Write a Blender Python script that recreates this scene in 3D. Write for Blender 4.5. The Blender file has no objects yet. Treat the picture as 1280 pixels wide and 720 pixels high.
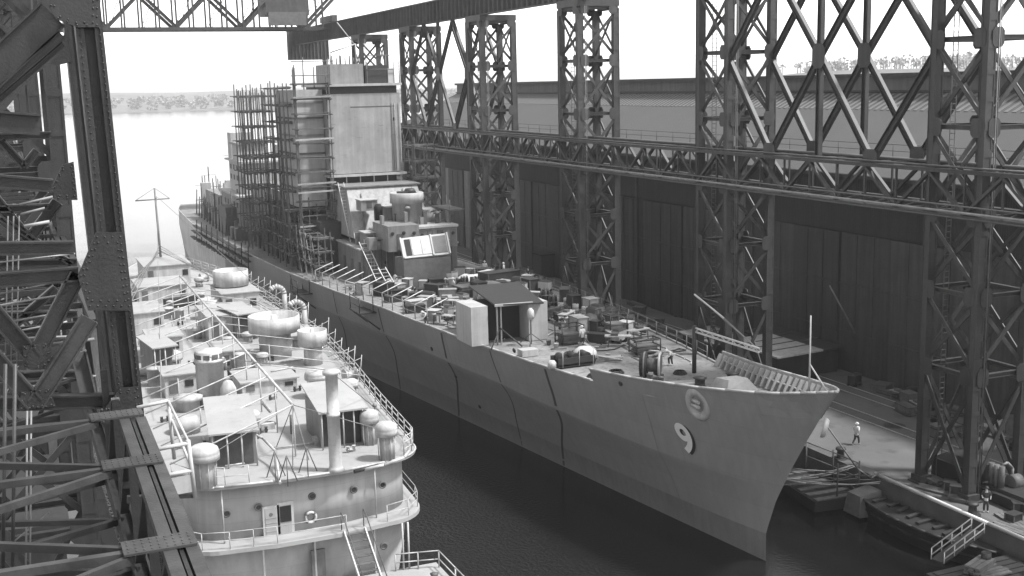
import bpy, bmesh, math, random
from mathutils import Vector, Matrix
rnd = random.Random(9)
SC = bpy.context.scene
COL = SC.collection
V = Vector
Z = V((0, 0, 1))

# ---------------------------------------------------------------- camera
FPX, CH, ROLL = 1485.0, 31.5, math.radians(1.3)
YAW, PITCH = math.radians(23.11754), math.radians(9.80591)
_f = V((math.sin(YAW) * math.cos(PITCH), math.cos(YAW) * math.cos(PITCH), -math.sin(PITCH)))
_r = V((math.cos(YAW), -math.sin(YAW), 0))
_u = _r.cross(_f)
CR = math.cos(ROLL) * _r - math.sin(ROLL) * _u
CU = math.cos(ROLL) * _u + math.sin(ROLL) * _r
CF = _f
CPOS = V((0, 0, CH))
cam = bpy.data.objects.new('camera', bpy.data.cameras.new('camera'))
COL.objects.link(cam)
cam.matrix_world = Matrix(((CR.x, CU.x, -CF.x, 0), (CR.y, CU.y, -CF.y, 0), (CR.z, CU.z, -CF.z, CH), (0, 0, 0, 1)))
cam.data.sensor_width = 36
cam.data.lens = 36 * FPX / 1280
cam.data.clip_start = 0.3
cam.data.clip_end = 20000
SC.camera = cam


def at(px, py, x=None, y=None, z=None):
    """the point of the plane x=, y= or z= that the survey pixel (1280x720) falls on"""
    d = CF + (px - 640) / FPX * CR - (py - 360) / FPX * CU
    t = (x / d.x) if x is not None else (y / d.y) if y is not None else ((z - CH) / d.z)
    return CPOS + d * t


# ---------------------------------------------------------------- mesh builder
class MB:
    def __init__(s):
        s.v = []; s.f = []; s.m = []; s.sm = []

    def face(s, idx, mi=0, sm=False):
        s.f.append(idx); s.m.append(mi); s.sm.append(sm)

    def poly(s, pts, mi=0):
        b = len(s.v); s.v += [V(p) for p in pts]; s.face(list(range(b, b + len(pts))), mi)

    def hexa(s, p, mi=0):   # 8 points: bottom ring 0-3, top ring 4-7
        b = len(s.v); s.v += [V(q) for q in p]
        for q in ((3, 2, 1, 0), (4, 5, 6, 7), (0, 1, 5, 4), (1, 2, 6, 5), (2, 3, 7, 6), (3, 0, 4, 7)):
            s.face([b + i for i in q], mi)

    def box(s, c, d, rz=0, mi=0):
        c = V(c); hx, hy, hz = d[0] / 2, d[1] / 2, d[2] / 2
        R = Matrix.Rotation(rz, 3, 'Z')
        s.hexa([c + R @ V((sx * hx, sy * hy, sz * hz)) for sz in (-1, 1) for sx, sy in ((-1, -1), (1, -1), (1, 1), (-1, 1))], mi)

    def bx(s, x0, x1, y0, y1, z0, z1, mi=0):
        s.box(((x0 + x1) / 2, (y0 + y1) / 2, (z0 + z1) / 2), (x1 - x0, y1 - y0, z1 - z0), 0, mi)

    def frame(s, p, q, up):
        d = (V(q) - V(p)).normalized()
        up = V(up)
        if abs(d.dot(up)) > .98: up = V((0, 1, 0)) if abs(d.y) < .9 else V((1, 0, 0))
        a = d.cross(up).normalized(); b = a.cross(d).normalized()
        return a, b

    def beam(s, p, q, w, h, up=Z, mi=0):   # w across, h along up
        p = V(p); q = V(q); a, b = s.frame(p, q, up)
        s.hexa([e + a * (w / 2 * i) + b * (h / 2 * j) for e in (p, q) for i, j in ((-1, -1), (1, -1), (1, 1), (-1, 1))], mi)

    def ibeam(s, p, q, w, h, t=.05, up=Z, mi=0):   # web height h along up, flanges w wide
        p = V(p); q = V(q); a, b = s.frame(p, q, up)
        s.beam(p, q, t, h - 2 * t - .004, up, mi)
        for j in (-1, 1):
            o = b * (j * (h - t) / 2)
            s.beam(p + o, q + o, w, t, up, mi)

    def channel2(s, p, q, w, h, t=.05, up=Z, mi=0):   # two flanges and a web set back from both faces
        p = V(p); q = V(q); a, b = s.frame(p, q, up)
        for j in (-1, 1):
            o = a * (j * (w - t) / 2)
            s.beam(p + o, q + o, t, h, up, mi)
        s.beam(p, q, w - 2 * t - .004, t, up, mi)

    def tube(s, p, q, r, n=8, r2=None, mi=0, cap=True):
        p = V(p); q = V(q); a, b = s.frame(p, q, Z); r2 = r if r2 is None else r2
        k = len(s.v)
        for e, rr in ((p, r), (q, r2)):
            for i in range(n):
                t = 2 * math.pi * i / n
                s.v.append(e + a * (rr * math.cos(t)) + b * (rr * math.sin(t)))
        for i in range(n):
            j = (i + 1) % n
            s.face([k + i, k + j, k + n + j, k + n + i], mi, True)
        if cap:
            s.face([k + i for i in range(n)][::-1], mi); s.face([k + n + i for i in range(n)], mi)

    def path(s, pts, r, n=6, mi=0):
        for a, b in zip(pts, pts[1:]): s.tube(a, b, r, n, None, mi)

    def lathe(s, c, prof, n=24, mi=0, axis=None, sm=True):
        c = V(c); k = len(s.v)
        M = Matrix.Identity(3) if axis is None else V((0, 0, 1)).rotation_difference(V(axis).normalized()).to_matrix()
        for r, z in prof:
            for i in range(n):
                t = 2 * math.pi * i / n
                s.v.append(c + M @ V((r * math.cos(t), r * math.sin(t), z)))
        for a in range(len(prof) - 1):
            for i in range(n):
                j = (i + 1) % n
                s.face([k + a * n + i, k + a * n + j, k + (a + 1) * n + j, k + (a + 1) * n + i], mi, sm)
        s.face([k + i for i in range(n)][::-1], mi)
        s.face([k + (len(prof) - 1) * n + i for i in range(n)], mi)

    def prism(s, poly, z0, z1, mi=0, mtop=None):
        n = len(poly); k = len(s.v)
        s.v += [V((x, y, z0)) for x, y in poly] + [V((x, y, z1)) for x, y in poly]
        s.face([k + i for i in range(n)][::-1], mi); s.face([k + n + i for i in range(n)], mi if mtop is None else mtop)
        for i in range(n):
            j = (i + 1) % n
            s.face([k + i, k + j, k + n + j, k + n + i], mi)

    def plate(s, pts, t, mi=0):   # a flat polygon given thickness t along its normal, both ways
        pts = [V(p) for p in pts]; n = (pts[1] - pts[0]).cross(pts[2] - pts[0]).normalized() * (t / 2)
        m = len(pts); k = len(s.v)
        s.v += [p - n for p in pts] + [p + n for p in pts]
        s.face([k + i for i in range(m)][::-1], mi); s.face([k + m + i for i in range(m)], mi)
        for i in range(m):
            j = (i + 1) % m
            s.face([k + i, k + j, k + m + j, k + m + i], mi)

    def rivet(s, p, nrm, r=.025):
        s.lathe(p, [(r, 0), (r * .8, r * .5), (r * .3, r * .75)], 6, 0, nrm)

    def build(s, name, mats, parent=None, label=None):
        me = bpy.data.meshes.new(name)
        off = root_loc(parent)
        me.from_pydata([tuple(p - off) for p in s.v], [], s.f)
        if not isinstance(mats, (list, tuple)): mats = [mats]
        for mm in mats: me.materials.append(mm)
        me.polygons.foreach_set('material_index', s.m)
        me.polygons.foreach_set('use_smooth', s.sm)
        bm = bmesh.new(); bm.from_mesh(me); bmesh.ops.recalc_face_normals(bm, faces=bm.faces); bm.to_mesh(me); bm.free()
        me.update()
        o = bpy.data.objects.new(name, me); COL.objects.link(o)
        if parent is not None: o.parent = parent
        if label: o['label'] = label
        return o


def root_loc(p):
    while p is not None and p.parent is not None: p = p.parent
    return p.location.copy() if p is not None else V((0, 0, 0))


def tag(o, label=None, cat=None, group=None, kind=None):
    if label: o['label'] = label
    if cat: o['category'] = cat
    if group: o['group'] = group
    if kind: o['kind'] = kind
    return o


def thing(name, label, cat, loc=(0, 0, 0), group=None):
    o = bpy.data.objects.new(name, None); COL.objects.link(o)
    o.location = V(loc); o.empty_display_size = .3
    return tag(o, label, cat, group)


def solo(mb, name, mat, label, cat, group=None, base=None):
    """one-mesh thing with its origin at its base"""
    lo = V(base) if base is not None else V((sum(p.x for p in mb.v) / len(mb.v), sum(p.y for p in mb.v) / len(mb.v), min(p.z for p in mb.v)))
    mb.v = [p - lo for p in mb.v]
    o = mb.build(name, mat); o.location = lo
    return tag(o, label, cat, group)


def copy_tree(o, parent=None):
    c = o.copy(); COL.objects.link(c)
    if parent is not None: c.parent = parent
    for ch in list(o.children): copy_tree(ch, c)
    return c


def dup(o, loc, label=None, rz=None, group=None, scale=None):
    c = copy_tree(o); c.location = V(loc)
    if rz is not None: c.rotation_euler.z = rz
    if label: c['label'] = label
    if group: c['group'] = group
    if scale: c.scale = scale
    return c


def interp(x, xs, ys):
    if x <= xs[0]: return ys[0]
    for a, b, c, d in zip(xs, xs[1:], ys, ys[1:]):
        if x <= b: return c + (d - c) * (x - a) / (b - a)
    return ys[-1]


# ---------------------------------------------------------------- materials (all greys: the photograph is black and white)
def mat(name, base, rough=.6, var=.18, scale=1.5, streak=0, bump=0, bscale=8, metal=0, spots=0, coords='Object', rand=0, wave=None, plates=None):
    m = bpy.data.materials.new(name); m.use_nodes = True
    nt = m.node_tree; N = nt.nodes; L = nt.links
    b = N['Principled BSDF']; b.inputs['Roughness'].default_value = rough; b.inputs['Metallic'].default_value = metal
    tc = N.new('ShaderNodeTexCoord')
    src = tc.outputs[coords]
    n1 = N.new('ShaderNodeTexNoise'); n1.inputs['Scale'].default_value = scale; n1.inputs['Detail'].default_value = 6; n1.inputs['Roughness'].default_value = .65
    L.new(src, n1.inputs['Vector'])
    mr = N.new('ShaderNodeMapRange'); mr.inputs[1].default_value = .3; mr.inputs[2].default_value = .7
    mr.inputs[3].default_value = 1 - var; mr.inputs[4].default_value = 1 + var
    L.new(n1.outputs['Fac'], mr.inputs[0]); cur = mr.outputs[0]

    def mul(a, bb):
        x = N.new('ShaderNodeMath'); x.operation = 'MULTIPLY'; L.new(a, x.inputs[0])
        if isinstance(bb, float): x.inputs[1].default_value = bb
        else: L.new(bb, x.inputs[1])
        return x.outputs[0]
    if streak:
        mp = N.new('ShaderNodeMapping'); mp.inputs['Scale'].default_value = (1.6, 1.6, .09); L.new(src, mp.inputs['Vector'])
        n2 = N.new('ShaderNodeTexNoise'); n2.inputs['Scale'].default_value = 1.3; n2.inputs['Detail'].default_value = 5; L.new(mp.outputs[0], n2.inputs['Vector'])
        m2 = N.new('ShaderNodeMapRange'); m2.inputs[1].default_value = .35; m2.inputs[2].default_value = .65; m2.inputs[3].default_value = 1 - streak; m2.inputs[4].default_value = 1 + streak * .5
        L.new(n2.outputs['Fac'], m2.inputs[0]); cur = mul(cur, m2.outputs[0])
    if spots:
        n3 = N.new('ShaderNodeTexNoise'); n3.inputs['Scale'].default_value = scale * 4.5; n3.inputs['Detail'].default_value = 4; L.new(src, n3.inputs['Vector'])
        m3 = N.new('ShaderNodeMapRange'); m3.inputs[1].default_value = .56; m3.inputs[2].default_value = .66; m3.inputs[3].default_value = 1; m3.inputs[4].default_value = 1 - spots
        L.new(n3.outputs['Fac'], m3.inputs[0]); cur = mul(cur, m3.outputs[0])
    if rand:
        oi = N.new('ShaderNodeObjectInfo'); m4 = N.new('ShaderNodeMapRange'); m4.inputs[3].default_value = 1 - rand; m4.inputs[4].default_value = 1 + rand
        L.new(oi.outputs['Random'], m4.inputs[0]); cur = mul(cur, m4.outputs[0])
    if plates:      # riveted plating: (axis along, axis up, length, height, contrast)
        sx = N.new('ShaderNodeSeparateXYZ'); L.new(src, sx.inputs[0]); cb = N.new('ShaderNodeCombineXYZ')
        L.new(sx.outputs[plates[0]], cb.inputs[0]); L.new(sx.outputs[plates[1]], cb.inputs[1])
        bt = N.new('ShaderNodeTexBrick'); L.new(cb.outputs[0], bt.inputs['Vector'])
        bt.inputs['Scale'].default_value = 1; bt.inputs['Brick Width'].default_value = plates[2]; bt.inputs['Row Height'].default_value = plates[3]
        bt.inputs['Mortar Size'].default_value = .025; bt.inputs['Mortar Smooth'].default_value = .3
        c_ = plates[4]
        bt.inputs['Color1'].default_value = (1 + c_,) * 3 + (1,); bt.inputs['Color2'].default_value = (1 - c_,) * 3 + (1,); bt.inputs['Mortar'].default_value = (1 - 3 * c_,) * 3 + (1,)
        cur = mul(cur, bt.outputs['Color'])
    cur = mul(cur, float(base))
    cc = N.new('ShaderNodeCombineColor')
    for i in range(3): L.new(cur, cc.inputs[i])
    L.new(cc.outputs[0], b.inputs['Base Color'])
    hs = None
    if bump:
        n4 = N.new('ShaderNodeTexNoise'); n4.inputs['Scale'].default_value = bscale; n4.inputs['Detail'].default_value = 5; L.new(src, n4.inputs['Vector'])
        bp = N.new('ShaderNodeBump'); bp.inputs['Strength'].default_value = bump; bp.inputs['Distance'].default_value = .05
        L.new(n4.outputs['Fac'], bp.inputs['Height']); L.new(bp.outputs[0], b.inputs['Normal'])
    if wave:
        w = N.new('ShaderNodeTexWave'); w.bands_direction = wave[0]; w.inputs['Scale'].default_value = wave[1]; L.new(src, w.inputs['Vector'])
        bp = N.new('ShaderNodeBump'); bp.inputs['Strength'].default_value = wave[2]; bp.inputs['Distance'].default_value = .05
        L.new(w.outputs['Fac'], bp.inputs['Height']); L.new(bp.outputs[0], b.inputs['Normal'])
    return m


M = {
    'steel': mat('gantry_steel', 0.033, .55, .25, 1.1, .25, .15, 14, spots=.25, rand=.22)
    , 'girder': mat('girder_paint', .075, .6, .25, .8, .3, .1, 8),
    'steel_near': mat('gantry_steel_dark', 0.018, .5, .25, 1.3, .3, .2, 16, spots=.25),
    'hull': mat('hull_paint', 0.205, .55, .07, .2, .07, .06, 3, plates=('Y', 'Z', 7.5, 1.9, .035)),
    'hull_aft_glare': mat('hull_glare', 0.5, .6, .12, .4, .2, plates=('Y', 'Z', 7.5, 1.9, .06)),  # sun glare off the water, painted into the aft hull colour
    'front': mat('bridge_front_primer', .24, .65, .16, .7, .2, .1, 3, spots=.15),
    'trees_hazed': mat('haze_pale_trees', 0.3, .95, .3, .1),  # far trees, colour paled to stand for distance haze
    'stain': mat('stain', .035, .6, .3, 1.5),
    'boot': mat('hull_boot_topping', 0.15, .5, .1, .5, .1),
    'deck': mat('ship_deck', 0.17, .8, .28, .6, 0, .2, 6, spots=.4),
    'grey': mat('primer_grey', 0.17, .6, .15, 1.2, .2, .1, 6, rand=.1),
    'pale': mat('primer_pale', 0.32, .6, .1, 1.0, .15, .05, 6),
    'box': mat('bridge_plate', 0.25, .6, .16, .45, .16, .15, 1.0, spots=.1),
    'white': mat('white_paint', 0.37, .6, .12, 1.3, .22, .12, 7, spots=.12),
    'white_deck': mat('white_deck_paint', 0.27, .6, .1, .45, 0, .08, 4, spots=.08),
    'white_hull': mat('white_hull_paint', 0.3, .55, .06, .5, .12, .06, 2, spots=.04, plates=('X', 'Z', 3.2, 1.45, .035)),
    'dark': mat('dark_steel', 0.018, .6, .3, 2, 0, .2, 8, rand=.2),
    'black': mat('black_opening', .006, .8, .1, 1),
    'mid': mat('mid_grey', 0.08, .65, .25, 2, 0, .2, 8, rand=.3),
    'wood': mat('scaffold_wood', 0.085, .85, .35, 2.5, 0, .2, 10, rand=.3),
    'wood_pale': mat('pale_timber', 0.26, .85, .25, 2, 0, .2, 10, rand=.25),
    'rope': mat('pale_rope', 0.35, .9, .1, 3),
    'tin': mat('bright_metal', 0.45, .4, .1, 2),
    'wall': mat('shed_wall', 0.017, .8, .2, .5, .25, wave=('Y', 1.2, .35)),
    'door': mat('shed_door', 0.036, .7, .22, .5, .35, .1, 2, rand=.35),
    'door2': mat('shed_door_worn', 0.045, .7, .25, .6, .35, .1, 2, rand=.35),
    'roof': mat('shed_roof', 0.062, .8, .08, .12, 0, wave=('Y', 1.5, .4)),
    'sky': mat('shed_skylight', 0.12, .5, .12, .5),
    'quay': mat('quay_concrete', 0.09, .9, .22, .12, 0, .2, 3, spots=.3),
    'quay_edge': mat('quay_coping', 0.07, .85, .3, .8, 0, .3, 5),
    'rail': mat('rail_steel', 0.3, .35, .15, 2),
    'land': mat('shore_land', 0.13, .95, .3, .02),
    'leaf': mat('shore_foliage', 0.12, .95, .4, .1),
    'skin': mat('skin', .4, .6, .05, 5),
    'cloth_light': mat('shirt_cloth', .5, .9, .1, 8),
    'cloth_dark': mat('trouser_cloth', .04, .9, .15, 8),
    'stripe': mat('number_white', 0.6, .5, .05, 3),
    'stripe_black': mat('number_shadow', .012, .6, .05, 3),
    'canvas': mat('canvas', 0.4, .9, .1, 1.5, 0, .2, 4),
    'glass': mat('dark_glass', .02, .15, .05, 2),
}
# ================================================================ light, sky, air
SUN_EL, SUN_DIR = math.radians(58), V((.72, -.5, 0)).normalized()
w = bpy.data.worlds.new('World'); SC.world = w; w.use_nodes = True
nt = w.node_tree; bg = nt.nodes['Background']
sk = nt.nodes.new('ShaderNodeTexSky'); sk.sky_type = 'NISHITA'; sk.sun_disc = False
sk.sun_elevation = SUN_EL; sk.sun_rotation = math.atan2(SUN_DIR.x, SUN_DIR.y)
sk.air_density = 1.0; sk.dust_density = 1.0; sk.ozone_density = 1.0; sk.altitude = 0
bwn = nt.nodes.new('ShaderNodeRGBToBW')
nt.links.new(sk.outputs[0], bwn.inputs[0]); nt.links.new(bwn.outputs[0], bg.inputs[0])
bg.inputs[1].default_value = .14
sl = bpy.data.lights.new('sun', 'SUN'); sl.energy = 2.0; sl.angle = math.radians(6); sl.color = (1, 1, 1)
so = bpy.data.objects.new('sun', sl); COL.objects.link(so)
so.rotation_euler = (V((SUN_DIR.x * math.cos(SUN_EL), SUN_DIR.y * math.cos(SUN_EL), math.sin(SUN_EL)))).to_track_quat('Z', 'Y').to_euler()
so.location = (60, -60, 120)
SC.view_settings.view_transform = 'Standard'; SC.view_settings.look = 'None'; SC.view_settings.exposure = 1.78; SC.view_settings.gamma = 1
SC.view_settings.use_curve_mapping = False

# ---------------------------------------------------------------- water
m = bpy.data.materials.new('basin_water'); m.use_nodes = True
nt = m.node_tree; b = nt.nodes['Principled BSDF']; b.inputs['Base Color'].default_value = (.008, .008, .008, 1); b.inputs['Roughness'].default_value = .14; b.inputs['IOR'].default_value = 1.33
tc = nt.nodes.new('ShaderNodeTexCoord')
n1 = nt.nodes.new('ShaderNodeTexNoise'); n1.inputs['Scale'].default_value = 3.6; n1.inputs['Detail'].default_value = 4
n2 = nt.nodes.new('ShaderNodeTexNoise'); n2.inputs['Scale'].default_value = .12; n2.inputs['Detail'].default_value = 2
nt.links.new(tc.outputs['Object'], n1.inputs['Vector']); nt.links.new(tc.outputs['Object'], n2.inputs['Vector'])
mr = nt.nodes.new('ShaderNodeMapRange'); mr.inputs[1].default_value = .4; mr.inputs[2].default_value = .62; mr.inputs[3].default_value = .5; mr.inputs[4].default_value = 1.0
nt.links.new(n2.outputs['Fac'], mr.inputs[0])
bp = nt.nodes.new('ShaderNodeBump'); bp.inputs['Distance'].default_value = .38
nt.links.new(n1.outputs['Fac'], bp.inputs['Height']); sx = nt.nodes.new('ShaderNodeSeparateXYZ'); nt.links.new(tc.outputs['Object'], sx.inputs[0])
# the wind ruffles the open berth; water under the cruiser's lee and out in the bay lies calmer
lee = nt.nodes.new('ShaderNodeMapRange'); lee.inputs[1].default_value = 27; lee.inputs[2].default_value = 37; lee.inputs[3].default_value = 1; lee.inputs[4].default_value = .03
bay = nt.nodes.new('ShaderNodeMapRange'); bay.inputs[1].default_value = 110; bay.inputs[2].default_value = 260; bay.inputs[3].default_value = 1; bay.inputs[4].default_value = .07
nt.links.new(sx.outputs[0], lee.inputs[0]); nt.links.new(sx.outputs[1], bay.inputs[0])
ml = nt.nodes.new('ShaderNodeMath'); ml.operation = 'MULTIPLY'; nt.links.new(lee.outputs[0], ml.inputs[0]); nt.links.new(bay.outputs[0], ml.inputs[1])
m2_ = nt.nodes.new('ShaderNodeMath'); m2_.operation = 'MULTIPLY'; nt.links.new(ml.outputs[0], m2_.inputs[0]); nt.links.new(mr.outputs[0], m2_.inputs[1])
nt.links.new(m2_.outputs[0], bp.inputs['Strength']); nt.links.new(bp.outputs[0], b.inputs['Normal'])
mb = MB(); mb.poly([(-6000, -300, 0), (6000, -300, 0), (6000, 9000, 0), (-6000, 9000, 0)])
tag(mb.build('water', m), kind='structure')

# ---------------------------------------------------------------- quays
QE, QZ = 56.6, 2.5
mb = MB(); mb.bx(QE + .9, 700, -120, 262, -2, QZ)
tag(mb.build('quay', M['quay']), kind='structure')
mb = MB(); mb.bx(QE, QE + .897, -120, 262, -2, QZ + .12)
tag(mb.build('quay_coping', M['quay_edge']), kind='structure')
mb = MB(); mb.bx(-300, 4.0, -120, 262, -2, QZ); mb.bx(4.003, 4.9, -120, 262, -2, QZ + .12)
tag(mb.build('quay', M['quay']), kind='structure')
for x in (65.6, 67.1, 70.4, 71.9):
    mb = MB(); mb.bx(x - .05, x + .05, -60, 250, QZ - .1, QZ + .05)
    tag(mb.build('crane_rail_track', M['rail']), kind='structure')
mb = MB(); mb.bx(65.75, 66.95, -60, 250, QZ - .05, QZ + .004)
tag(mb.build('rail_bed', M['quay_edge']), kind='structure')
p = at(1118, 532, z=QZ)
mb = MB(); mb.lathe((p.x, p.y, QZ - .02), [(.95, 0), (.93, .026)], 28)
solo(mb, 'manhole_cover', M['dark'], 'dark round manhole cover on the pale quay behind the walking man', 'manhole cover')

# ---------------------------------------------------------------- far shore
mb = MB()
xs = [-2600 + 60 * i for i in range(90)]
for i, x in enumerate(xs[:-1]):
    h0 = 6 + 4 * math.sin(x * .004) + 3 * math.sin(x * .011); h1 = 6 + 4 * math.sin(xs[i + 1] * .004) + 3 * math.sin(xs[i + 1] * .011)
    a, c = x, xs[i + 1]
    mb.poly([(a, 1850, -1), (c, 1850, -1), (c, 1852, 2), (a, 1852, 2)])
    mb.poly([(a, 1852, 2), (c, 1852, 2), (c, 2100, h1), (a, 2100, h0)])
    mb.poly([(a, 2100, h0), (c, 2100, h1), (c, 2300, h1 + 14), (a, 2300, h0 + 14)]); mb.poly([(a, 2300, h0 + 14), (c, 2300, h1 + 14), (c, 3000, h1 + 19), (a, 3000, h0 + 19)])
tag(mb.build('far_shore', M['land']), kind='structure')


def foliage(mb, c, r, n):
    for _ in range(n):
        d = V((rnd.gauss(0, 1), rnd.gauss(0, 1), rnd.gauss(0, 1))).normalized() * (r * rnd.uniform(.55, 1))
        p = V(c) + V((d.x, d.y, d.z * .8)); s = r * rnd.uniform(.12, .34)
        a = V((rnd.gauss(0, 1), rnd.gauss(0, 1), rnd.gauss(0, 1))).normalized(); b2 = a.cross(V((rnd.random(), rnd.random(), rnd.random()))).normalized()
        mb.poly([p + a * s, p + b2 * s, p - a * s, p - b2 * s])


mb = MB()
for i in range(800):
    x = rnd.uniform(-700, 1500); y = rnd.uniform(1860, 2250)
    foliage(mb, (x, y, rnd.uniform(5, 10) + (y - 1860) * .03), rnd.uniform(4, 7), 60)
tag(mb.build('shore_woods', M['trees_hazed'])
    , 'hazy low tree line along the far shore of the bay', 'woods', kind='stuff')
mb = MB()
for i in range(24):
    y0, y1 = 380 + 25 * i, 405 + 25 * i
    h0 = 33 * math.sin(math.pi * i / 24) ** .6 if i else 0; h1 = 33 * math.sin(math.pi * (i + 1) / 24) ** .6 if i < 23 else 0
    mb.poly([(480, y0, 2), (480, y1, 2), (560, y1, 2 + h1), (560, y0, 2 + h0)])
    mb.poly([(560, y0, 2 + h0), (560, y1, 2 + h1), (900, y1, 2 + h1), (900, y0, 2 + h0)])
tag(mb.build('inland_hill', M['land']), kind='structure')
mb = MB()
for i in range(170):
    y = rnd.uniform(560, 800); x = 575 + rnd.uniform(-10, 60)
    h = 2 + 33 * math.sin(math.pi * (y - 380) / 600) ** .6
    r = rnd.uniform(2.0, 4.5)
    foliage(mb, (x, y, h + rnd.uniform(3, 8)), r, 16)
    mb.tube((x, y, h - 1), (x, y, h + 8), .3, 5)
tag(mb.build('inland_woods', M['trees_hazed']), 'hazy pale trees on the rise beyond the long shed roof', 'woods', kind='stuff')
# ================================================================ travelling-crane gantries on both quays
LEV = [2.5, 11.2, 16.7, 22.0, 27.9, 33.7, 39.3]
LX = (59.0, 63.4)


def gusset(mb, c, axis, w, h, t=.04, cut=.62):
    """an eight-cornered plate centred at c, lying in the plane spanned by axis and Z"""
    a = V(axis); c = V(c); p = []
    for sx, sz in ((-1, -cut), (-cut, -1), (cut, -1), (1, -cut), (1, cut), (cut, 1), (-cut, 1), (-1, cut)):
        p.append(c + a * (sx * w / 2) + Z * (sz * h / 2))
    mb.plate(p, t)


def lattice_tower(loc, dx, dy, label, group, steel, rivets=False, lev=LEV, leg=.7):
    """four H-legs at x 0/dx and y 0/dy, X-braced panels; loc is the foot of the first leg"""
    t = thing('lattice_tower', label, 'gantry tower', loc, group)
    o = V(loc); o.z = 0
    P = lambda i, j, z: o + V((i * dx, j * dy, z))
    top = lev[-1]
    for i in (0, 1):
        for j in (0, 1):
            mb = MB(); mb.bx(P(i, j, 0).x - leg * .46, P(i, j, 0).x + leg * .46, P(i, j, 0).y - leg * .37, P(i, j, 0).y + leg * .37, lev[0] + .1, top)
            for sx in (-1, 1):
                for sy in (-1, 1): mb.box(P(i, j, (lev[0] + .1 + top) / 2) + V((sx * leg * .43, sy * leg * .385, 0)), (.11, .05, top - lev[0] - .1))
            # batten plates on the open faces
            z = lev[0] + 1.0
            while z < top - .4:
                for s in (-1, 1):
                    mb.box(P(i, j, z) + V((0, s * (leg * .4 + .016), 0)), (leg * .96, .016, .5 if int(z * 10) % 3 else .3))
                z += 1.75
            mb.box(P(i, j, lev[0] + .06), (1.3, 1.3, .12)); mb.box(P(i, j, lev[0] + .35), (1.0, 1.0, .46))
            mb.build('leg', steel, t)
    faces = [((0, 0), (1, 0), V((1, 0, 0)), V((0, -1, 0))), ((0, 1), (1, 1), V((1, 0, 0)), V((0, 1, 0))),
             ((0, 0), (0, 1), V((0, 1, 0)), V((-1, 0, 0))), ((1, 0), (1, 1), V((0, 1, 0)), V((1, 0, 0)))]
    for (a, b, ax, nr) in faces:
        L_ = dx if ax.x else dy
        for k, z in enumerate(lev):
            if k == 0: continue
            off = nr * .02
            mb = MB(); mb.ibeam(P(*a, z) + ax * (leg / 2) + off, P(*b, z) - ax * (leg / 2) + off, .3, .32, .04); mb.build('strut', steel, t)
        for k in range(len(lev) - 1):
            z0, z1 = lev[k], lev[k + 1]; zm = (z0 + z1) / 2
            p0, p1, q0, q1 = P(*a, z0 + .5) , P(*b, z0 + .5), P(*a, z1 - .35), P(*b, z1 - .35)
            off = nr * .16
            mb = MB(); mb.beam(p0 + off, q1 + off, .1, .3, nr.cross(V((0, 0, 1))) if False else Z); mb.build('brace', steel, t)
            mb = MB(); mb.beam(p1 - off, q0 - off, .1, .3, Z); mb.build('brace', steel, t)
    for (a, b, ax, nr) in faces:
        for k in range(1, len(lev)):
            for c, s in ((a, 1), (b, -1)):
                mb = MB(); g = P(*c, lev[k]) + ax * (s * .45) + nr * (leg * .4 + .045)
                gusset(mb, g, ax, 1.0, 1.25)
                if rivets:
                    for u in (-.34, -.15, .15, .34):
                        for v in (-.46, -.23, 0, .23, .46): mb.rivet(g + ax * u * (1 if abs(v) < .5 else .6) + Z * v + nr * .02, nr, .03)
                mb.build('gusset_plate', steel, t)
    return t


NAMES = ['nearest lattice gantry tower standing full height at the right edge of the quay', 'lattice gantry tower behind the grey ship bow, second from the near end of the row',
         'lattice gantry tower standing beside the grey ship shelter, third from the near end', 'lattice gantry tower by the small dark hut, fourth from the near end of the row',
         'lattice gantry tower just right of the bridge block, fifth from the near end', 'farthest lattice gantry tower, half hidden behind the bridge block']
TY = [59.3, 89.0, 118.0, 146.3, 175.0, 202.0]
GR = 'lattice gantry towers along the right quay'
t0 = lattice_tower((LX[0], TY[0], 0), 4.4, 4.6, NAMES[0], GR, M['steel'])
mb = MB(); lx_, ly_ = LX[0] + 1.2, TY[0] + 4.6 - .42
for q in (-.22, .22): mb.tube((lx_ + q, ly_, 2.6), (lx_ + q, ly_, 40), .035, 5)
lad_ = mb.build('ladder', M['mid'], t0)
mb = MB(); mb.tube((lx_ - .22, ly_, 3), (lx_ + .22, ly_, 3), .03, 4)
for k in range(92): mb.tube((lx_ - .22, ly_, 3 + k * .4), (lx_ + .22, ly_, 3 + k * .4), .025, 4)
tag(mb.build('rung', M['mid'], lad_), kind='stuff')
for q, r_ in ((.5, .05), (.66, .035)):
    mb = MB(); mb.tube((LX[0] + q, TY[0] - .34, 2.6), (LX[0] + q, TY[0] - .34, 39.5), r_, 6); mb.build('conduit', M['mid'], t0)
for n, y in zip(NAMES[1:], TY[1:]): dup(t0, (LX[0], y, 0), n)
# box caps under the runway girder
for y, n in zip(TY, ('nearest tower', 'second tower', 'third tower', 'fourth tower', 'fifth tower', 'farthest tower')):
    pass

# ---------------------------------------------------------------- high runway girders


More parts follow.
